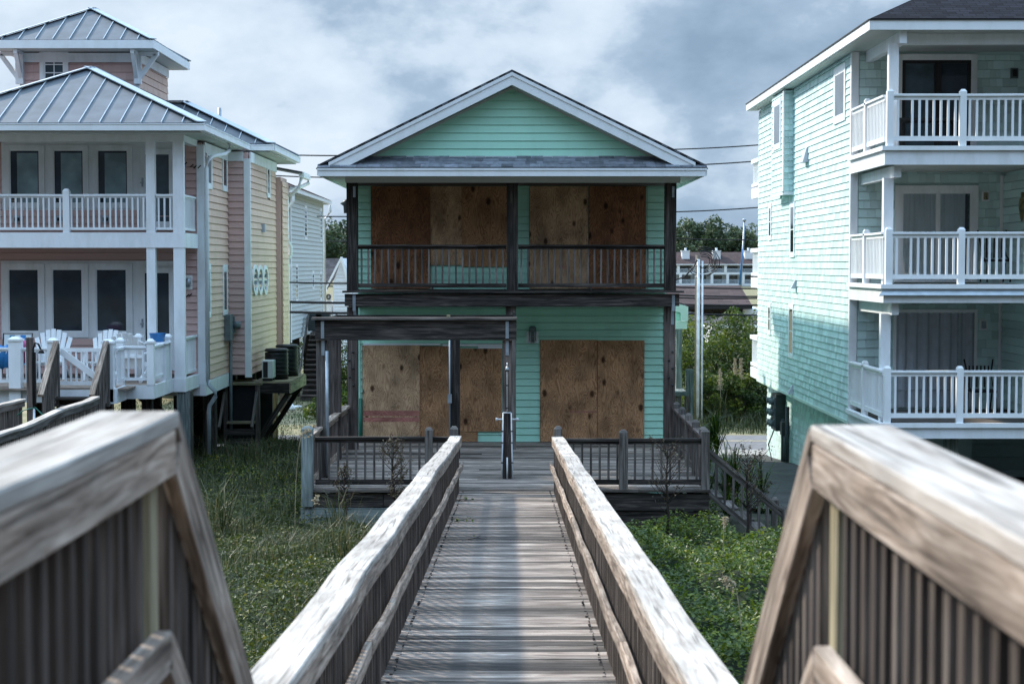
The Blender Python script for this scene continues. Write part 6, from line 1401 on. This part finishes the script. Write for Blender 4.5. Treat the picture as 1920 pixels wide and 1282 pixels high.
# ------------------------------------------------------------ vegetation
def clumpy(n, x0, x1, y0, y1, keep=lambda x, y: np.ones_like(x, bool)):
    x = RNG.uniform(x0, x1, n); y = RNG.uniform(y0, y1, n); k = keep(x, y); return x[k], y[k]
def bump(x, y, a=1.0):
    return a * (0.5 + .28 * np.sin(x * 2.1 + 1.7 * np.sin(y * 1.1)) * np.cos(y * 1.6 + x * .7) + .16 * np.sin(x * 5.3 + y * 3.1) * np.sin(y * 4.7 - x * 2.2) + .08 * np.sin(x * 11 + y * 7))
def vis(x, y, m=.08):   # inside the widened view cone
    return np.abs(x) < y * .33 + .8
# leafy vines on the right side of the boardwalk
def vine_h(x, y):
    h = bump(x, y, .40) + .55 * np.abs(np.sin(x * 1.3 + y * .5) * np.cos(y * 1.1 - x * .4)) + .10 * np.sin(x * 6.1 + 2 * np.sin(y * 3.3)) * np.sin(y * 5.2); return h * np.clip((x - .95) / .5, .35, 1)
x, y = clumpy(150000, .9, 7.2, 12.5, 33, lambda x, y: vis(x, y) & ~((y > 28.2) & (x < 3.4)) & ~((y > 28.6) & (y < 29.9) & (x < 4.6)) & ((y < 27.8) | (RNG.random(len(x)) < .5)) & ((x < 4.9 - np.clip(y - 30, 0, 2) * .6) | (y < 30)))
P = np.stack([x, y, gz(x, y) + vine_h(x, y) * RNG.uniform(.45, 1.03, len(x)) ** .6], 1)
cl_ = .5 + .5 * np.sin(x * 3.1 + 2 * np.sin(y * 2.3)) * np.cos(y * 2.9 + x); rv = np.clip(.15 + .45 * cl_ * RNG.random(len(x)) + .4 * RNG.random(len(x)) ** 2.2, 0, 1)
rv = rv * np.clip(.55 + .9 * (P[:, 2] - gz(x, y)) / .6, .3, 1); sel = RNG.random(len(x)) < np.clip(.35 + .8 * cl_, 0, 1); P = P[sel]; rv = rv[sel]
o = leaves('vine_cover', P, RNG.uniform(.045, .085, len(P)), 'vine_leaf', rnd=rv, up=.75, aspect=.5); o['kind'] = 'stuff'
# a leafy ground surface below it
def mat_sheet(name, x0, x1, y0, y1, hf, mat, st=.12):
    xs = np.arange(x0, x1, st); ys = np.arange(y0, y1, st); X, Y = np.meshgrid(xs, ys); Z = gz(X, Y) + hf(X, Y) + RNG.uniform(-.03, .03, X.shape)
    V = np.stack([X, Y, Z], 2).reshape(-1, 3); i = np.arange(len(xs) * len(ys)).reshape(len(ys), len(xs))
    F = np.stack([i[:-1, :-1], i[:-1, 1:], i[1:, 1:], i[1:, :-1]], 2).reshape(-1, 4)
    o = npmesh(name, V, F, mat); o['kind'] = 'stuff'; return o
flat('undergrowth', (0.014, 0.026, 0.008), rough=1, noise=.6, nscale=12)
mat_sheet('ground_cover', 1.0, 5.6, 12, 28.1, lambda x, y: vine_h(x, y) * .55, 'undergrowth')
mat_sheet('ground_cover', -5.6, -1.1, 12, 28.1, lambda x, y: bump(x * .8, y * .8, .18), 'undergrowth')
# dune plants and grass on the left
def lk(x, y): return vis(x, y) & ~((y > 28.0) & (x > -3.7)) & ~((x < -7.4) & (x > -9.1) & (y < 33)) & ~((x < -6.0) & (y > 42))
x, y = clumpy(190000, -11, -.95, 12.5, 30, lk)
h = bump(x * .8, y * .8, .26) + .16 * np.abs(np.sin(x * 1.9 + y * .6) * np.cos(y * 1.5 - x * .5)); P = np.stack([x, y, gz(x, y) + h * RNG.uniform(.4, 1.1, len(x))], 1)
cl_ = .5 + .5 * np.sin(x * 2.2 + 2 * np.sin(y * 1.7)) * np.cos(y * 2.1 + x)
rv = np.clip(.1 + .5 * cl_ * RNG.random(len(x)) + .4 * RNG.random(len(x)) ** 2.5, 0, 1)
o = leaves('dune_plants', P, RNG.uniform(.035, .07, len(P)), 'dune_leaf', rnd=rv, up=.6, aspect=.5); o['kind'] = 'stuff'
x, y = clumpy(90000, -13, -.95, 12.5, 44, lambda x, y: lk(x, y) & (RNG.random(len(x)) < np.interp(y, [14, 19, 24, 28], [.22, .3, .9, 1])))
tuft = (np.sin(x * 1.7 + 3 * np.sin(y * .9)) * np.cos(y * 1.3 - x * .6) > -.45) | (RNG.random(len(x)) < .4); x, y = x[tuft], y[tuft]
P = np.stack([x, y, gz(x, y) + .02], 1); hh = .16 + .42 * np.clip(.5 + .6 * np.sin(x * 2.3 + 2 * np.sin(y * 1.9)) * np.cos(y * 2.7 - x * 1.1), 0, 1)
o = blades('dune_grass', P, hh, 'grass_blade', width=.0045, lean=.75); o['kind'] = 'stuff'
x, y = clumpy(14000, -2.0, 4.8, 28, 45, lambda x, y: ((x < -3.7) | (x > 3.5)) & vis(x, y)); P = np.stack([x, y, gz(x, y)], 1)
x, y = clumpy(30000, -6.6, -3.6, 29, 47, lambda x, y: vis(x, y)); P = np.stack([x, y, gz(x, y) + bump(x, y, .25) * RNG.uniform(.2, 1.1, len(x))], 1)
o = leaves('dune_plants', P, .055, 'vine_leaf', up=.6, rnd=np.clip(RNG.random(len(x)) ** 2, 0, 1)); o['kind'] = 'stuff'
# grass across the road
x, y = clumpy(60000, -16, 24, 57.3, 72, lambda x, y: np.abs(x) < y * .33)
lawn = (x < 0); hh = np.where(lawn, .08, .55) * np.clip((y - 57) / 2.5, .25, 1); keep = (~lawn) | (RNG.random(len(x)) < .6); x, y, hh = x[keep], y[keep], hh[keep]
o = blades('roadside_grass', np.stack([x, y, gz(x, y) * 0], 1), hh, 'grass_blade', width=.012, lean=.55, rnd=np.clip(RNG.random(len(x)) * .75, 0, 1)); o['kind'] = 'stuff'
# long arching grass tufts near the deck
def tuft(name, label, x, y, n, H, mat='grass_blade', group=None, lean=.9, w=.006):
    t = thing(name, label, 'grass tuft', (x, y, float(gz(x, y)) + .05), group)
    p = np.zeros((n, 3)); p[:, :2] = RNG.normal(0, .07, (n, 2)); o = blades('leaf_blades', p, H, mat, t, width=w, lean=lean); return t
tuft('beach_grass', 'tall arching beach grass left of the deck corner post', -4.6, 26.6, 90, 1.15, group='arching beach grass tufts')
tuft('beach_grass', 'beach grass arching over the dark skirting boards of the deck', -2.7, 26.6, 60, 1.0, group='arching beach grass tufts')
tuft('beach_grass', 'broad pale beach grass beside the dark platform stair rail', -5.0, 24.6, 90, 1.0, group='arching beach grass tufts')
tuft('beach_grass', 'short beach grass below the left boardwalk railing', -2.3, 23.4, 60, .8, group='arching beach grass tufts')
def oat(label, x, y, H, lx, ly, mat='plume'):
    t = thing('sea_oats', label, 'plant', (x, y, float(gz(x, y))), 'tall sea oat stalks'); z0 = float(gz(x, y))
    pts = [Vector((x + lx * s_ ** 2.2, y + ly * s_ ** 2, z0 + H * math.sin(s_ * 1.75) / math.sin(1.57))) for s_ in np.linspace(0, 1, 14)]
    mb = MB(); mb.tube(pts, .006, 5, .003); mb.build('stem', 'yellow_wood', t)
    P = []
    for s_ in np.linspace(.70, 1, 30):
        i = s_ * 13; a = pts[int(min(i, 12))]; b2 = pts[min(int(i) + 1, 13)]; q = a.lerp(b2, i - int(i))
        for k in range(2): P.append((q.x + RNG.normal(0, .018), q.y + RNG.normal(0, .018), q.z - abs(RNG.normal(0, .05))))
    V, F = leaf_arrays(np.array(P) - np.array(t.location), .05, up=.1, aspect=.45); V = V; npmesh('seed_head', V, F, mat, t, np.repeat(RNG.random(len(P)), 4))
a_ = at(553, 950, 27.2); oat('tall sea oat stalk bending over beside the deck corner post', a_.x, 27.2, 1.8, .26, 0)
a_ = at(588, 1050, 24.0); oat('short pale sea oat head in front of the deck skirting', a_.x, 24.0, 1.0, .06, 0)
a_ = at(1355, 1080, 21.0); oat('dry tan seed stalk among the vines right of the boardwalk', a_.x, 21.0, 1.15, .05, .1)
a_ = at(1392, 1190, 17.0); oat('dry seed head low in the vines near the right stair rail', a_.x, 17.0, .95, -.2, .1)
# trees and shrubs
def crown_points(n, c, rx, ry, rz, clumps, cr=.32, flatb=-.6):
    cs = RNG.normal(size=(clumps, 3)); cs /= np.linalg.norm(cs, axis=1)[:, None]; cs *= RNG.uniform(.35, .95, clumps)[:, None] ** .6; cs[:, 2] = np.maximum(cs[:, 2], flatb)
    which = RNG.integers(0, clumps, n); d = RNG.normal(size=(n, 3)); d /= np.linalg.norm(d, axis=1)[:, None]; rad = RNG.uniform(.55, 1.0, n) ** .7
    size = RNG.uniform(.7, 1.3, clumps)[which] * cr
    P = cs[which] + d * (rad * size)[:, None]; tone = RNG.random(clumps)[which]
    return P * np.array([rx, ry, rz]) + np.array(c), np.clip(.5 * tone + .5 * RNG.random(n) * np.clip(.5 + d[:, 2], .3, 1), 0, 1), cs * np.array([rx, ry, rz]) + np.array(c)
def tree(name, label, cat, x, y, z0, H, rx, n, mat, leaf, clumps=26, trunk_r=.12, crown_frac=.6, cr=.34, group=None, bark='bark', stems=1, ry=None):
    t = local(thing(name, label, cat, (x, y, z0), group)); rz = H * crown_frac / 2; c = (0, 0, H - rz * 1.0)
    P, tone, cs = crown_points(n, c, rx, ry or rx, rz, clumps, cr); P[:, 2] = np.maximum(P[:, 2], .05)
    V, F = leaf_arrays(P, leaf, up=.35, aspect=.6); npmesh('crown', V, F, mat, t, np.repeat(tone, 4))
    mb = MB()
    for s_ in range(stems):
        ox = 0 if stems == 1 else random.uniform(-.15, .15) * rx
        mb.tube([(ox, 0, -.2), (ox * 1.3 + .02 * H, 0, H * .3), (ox * 1.6 - .01 * H, 0, H * .6)], trunk_r, 7, trunk_r * .5)
        for c_ in cs[s_::max(1, stems)][:9]:
            mb.tube([(ox * 1.3 + .01 * H, 0, H * .35), Vector(c_) * .6 + Vector((0, 0, H * .18)), Vector(c_)], trunk_r * .4, 5, trunk_r * .1)
    mb.build('trunk', bark, t); return t
# far tree line (individual crowns)
fl = [(-82, 455, 17, 9), (-74, 450, 20, 8), (-60, 470, 17, 9), (-52, 455, 18.5, 7), (-44, 462, 17, 8), (-36, 470, 16, 8),
      (36, 500, 16, 9), (46, 495, 17, 8), (53, 505, 18.5, 8), (60, 500, 19, 8), (67, 497, 17.5, 8), (75, 500, 15.5, 7), (83, 505, 18, 9), (43, 520, 18, 9), (57, 525, 20, 9), (70, 525, 17, 9), (-68, 480, 18, 10), (-48, 490, 17, 10)]
sides = {}
for i, (x, y, H, r) in enumerate(fl):
    left = x < 0
    tree('pine_tree', 'dark green tree in the far wood %s' % ('above the white cottage roof' if left else 'above the condominium roof'), 'tree', x, y, 0, H, r, 5200, 'pine_leaf', .85, clumps=44, trunk_r=.4, crown_frac=.85, cr=.27,
         group='far trees at the left' if left else 'far trees at the right')
sh = [(1300, 64, 3.0, 1.3, 'dark shrub behind the short utility pole'), (1345, 66, 3.4, 1.5, 'tallest rounded shrub in the middle of the roadside thicket'), (1395, 66, 3.7, 1.5, 'yellow green shrub against the aqua house wall'),
      (1372, 68, 3.9, 1.4, 'upright leafy shrub behind the plume grasses'), (1418, 64, 3.4, 1.3, 'shrub half hidden by the aqua house'), (1290, 70, 3.9, 1.2, 'tall thin shrub beside the small green porch roof'), (1322, 69, 3.7, 1.4, 'shrub under the corner of the brown roof'),
      (1335, 61.5, 1.9, 1.0, 'low dark bush near the road edge'), (1405, 62, 1.7, 1.0, 'low bush beneath the plume grasses')]
for x, Y, H, r, lb in sh:
    tree('shrub', lb, 'shrub', at(x, 700, Y).x, Y, 0, H, r, 5200, 'bush_leaf', .12, clumps=34, trunk_r=.05, crown_frac=1.0, cr=.30, group='shrubs across the road', stems=4)
for x, Y, H, r, lb in ((630, 63, 1.2, .8, 'small bush on the dry lawn beside the left deck posts'), (612, 60, .9, .7, 'low bush at the road edge left of the pergola'), (590, 84, 3.0, 1.8, 'dark bush behind the grey house stair'), (645, 74, 2.2, 1.0, 'bush seen between the two left pergola posts')):
    tree('shrub', lb, 'shrub', at(x, 700, Y).x, Y, 0, H, r, 3000, 'bush_leaf', .10, clumps=26, trunk_r=.04, crown_frac=1.0, cr=.32, stems=3)
for x, Y, lb in ((1350, 60.5, 'tan plume grass, leftmost of the plumes'), (1378, 61.5, 'tan plume grass, middle one'), (1389, 61.5, 'tan plume grass, right one by the house corner')):
    c = at(x, 700, Y); t = local(thing('plume_grass', lb, 'plant', (c.x, Y, 0), 'plume grasses across the road')); zt = at(x, 682 if x > 1370 else 702, Y).z
    p = np.zeros((60, 3)); p[:, :2] = RNG.normal(0, .15, (60, 2)); blades('leaf_blades', p, 1.4, 'grass_blade', t, width=.01, lean=.6)
    mb = MB(); mb.tube([(0, 0, 0), (.03, 0, zt)], .012, 5); mb.build('stem', 'yellow_wood', t)
    hgt = RNG.uniform(0, .75, 400); P = np.stack([RNG.normal(0, .055, 400) * (1.1 - hgt), RNG.normal(0, .055, 400) * (1.1 - hgt), zt - .55 + hgt], 1)
    V, F = leaf_arrays(P, .06, up=.1, aspect=.4); npmesh('plume', V, F, 'plume', t, np.repeat(RNG.random(400), 4))
# dead brown saplings by the deck
def sapling(label, x, y, H, r, n, z0=None):
    z0 = float(gz(x, y)) if z0 is None else z0; t = local(thing('dead_sapling', label, 'sapling', (x, y, z0), 'brown saplings in front of the deck'))
    rr = random.Random(int(x * 100)); mb = MB(); mb.tube([(0, 0, 0), (.03, 0, H * .35), (-.01, 0, H * .7), (.02, 0, H)], .028 * H / 1.5, 6, .006); P = []
    for k in range(34):
        hh = H * rr.uniform(.38, .98); a = rr.uniform(0, 6.28); L = r * (1.25 - abs(hh / H - .62) * 1.6) * rr.uniform(.5, 1); e = Vector((math.cos(a) * L, math.sin(a) * L, hh + L * 1.0)); s0 = Vector((0, 0, hh - .02))
        mb.tube([s0, s0.lerp(e, .5) + Vector((0, 0, -.02)), e], .007, 4, .003)
        for m_ in range(n):
            q = s0.lerp(e, rr.uniform(.35, 1.05)); P.append((q.x + rr.gauss(0, .03), q.y + rr.gauss(0, .03), q.z + rr.gauss(0, .03)))
    mb.build('trunk', 'dead_bark', t); V, F = leaf_arrays(np.array(P), .038, up=.3); npmesh('crown', V, F, 'dry_leaf', t, np.repeat(RNG.random(len(P)), 4))
a_ = at(737, 960, 27.2); sapling('brown leafy sapling, taller one in front of the left deck skirting', a_.x, 27.2, 1.55, .24, 26)
a_ = at(646, 960, 27.4); sapling('thin brown sapling, smaller one in front of the left deck skirting', a_.x, 27.4, 1.15, .16, 14)
a_ = at(1250, 970, 27.0); sapling('twiggy dark sapling in front of the right deck railing', a_.x, 27.0, 1.75, .42, 9)
a_ = at(1400, 960, 27.6); sapling('dark bushy sapling against the side stair rail', a_.x, 27.6, 1.75, .42, 22)
# spiky yucca like plants right of the deck
def spiky(label, x, y, z0, n, H, mat='vine_leaf'):
    t = thing('spiky_plant', label, 'plant', (x, y, z0), 'spiky leaved plants right of the deck'); 
    for k in range(5):
        p = np.zeros((n, 3)); cx_, cy_ = random.uniform(-.35, .35), random.uniform(-.3, .3); p[:, 0] = cx_; p[:, 1] = cy_; p[:, 2] = RNG.uniform(.1, H * .6, n); blades('leaf_blades', p, H * .6, mat, t, width=.014, lean=1.15, rnd=RNG.random(n) * .5)
for x, Y, H, lb in ((1345, 31.0, 1.5, 'dark spiky plant just behind the deck corner post'), (1395, 31.5, 1.25, 'dark spiky plant over the middle of the side stair'), (1330, 45, 1.5, 'spiky plant beyond the deck by the small rear landing')):
    c = at(x, 900, Y); spiky(lb, c.x, Y, float(gz(c.x, Y)), 34, H)
# fallen twig with leaves on the boardwalk
Yt = 21.2
for x, Yt, lb, n in ((866, 22.6, 'fallen leafy twig lying on the left side of the boardwalk', 14), (893, 20.3, 'small dry leaf scrap in the middle of the boardwalk', 3), (868, 26.2, 'green runner creeping over the boardwalk edge at the far left', 12)):
    c = at(x, 990, Yt); zz = wz(Yt) + .006; t = local(thing('twig', lb, 'twig', (c.x, Yt, zz))); mb = MB(); mb.tube([(-.1, 0, .005), (0, .02, .02), (.12, -.02, .012)], .005, 5, .002); mb.tube([(0, .02, .02), (.05, .12, .03)], .004, 5, .002); mb.build('stem', 'dead_bark', t)
    P = np.stack([RNG.uniform(-.13, .15, n), RNG.uniform(-.1, .14, n), RNG.uniform(.01, .05, n)], 1); V, F = leaf_arrays(P, .06, up=.4, aspect=.4); npmesh('leaf_cluster', V, F, 'vine_leaf', t, np.repeat(RNG.random(n) * .7, 4))
# small scraps on the far lawn
for x, y, lb, mt in ((534, 748, 'crumpled white bag on the dry lawn', 'white_clean'), (543, 769, 'white garden ornament lying near the road', 'white'), (552, 763, 'small pale board on the dry lawn', 'white_siding')):
    d_ = ray(x, y); Y = -EYE.z / d_.z * d_.y; c = at(x, y, Y); mb = MB(); mb.lathe((c.x, Y, 0.0), [(0, 0), (.2, 0), (.24, .12), (.1, .28), (0, .3)] if 'board' not in lb else [(0, 0), (.3, 0), (.3, .05), (0, .05)], 7); o = mb.build('yard_scrap', mt); tag(o, lb, 'debris')
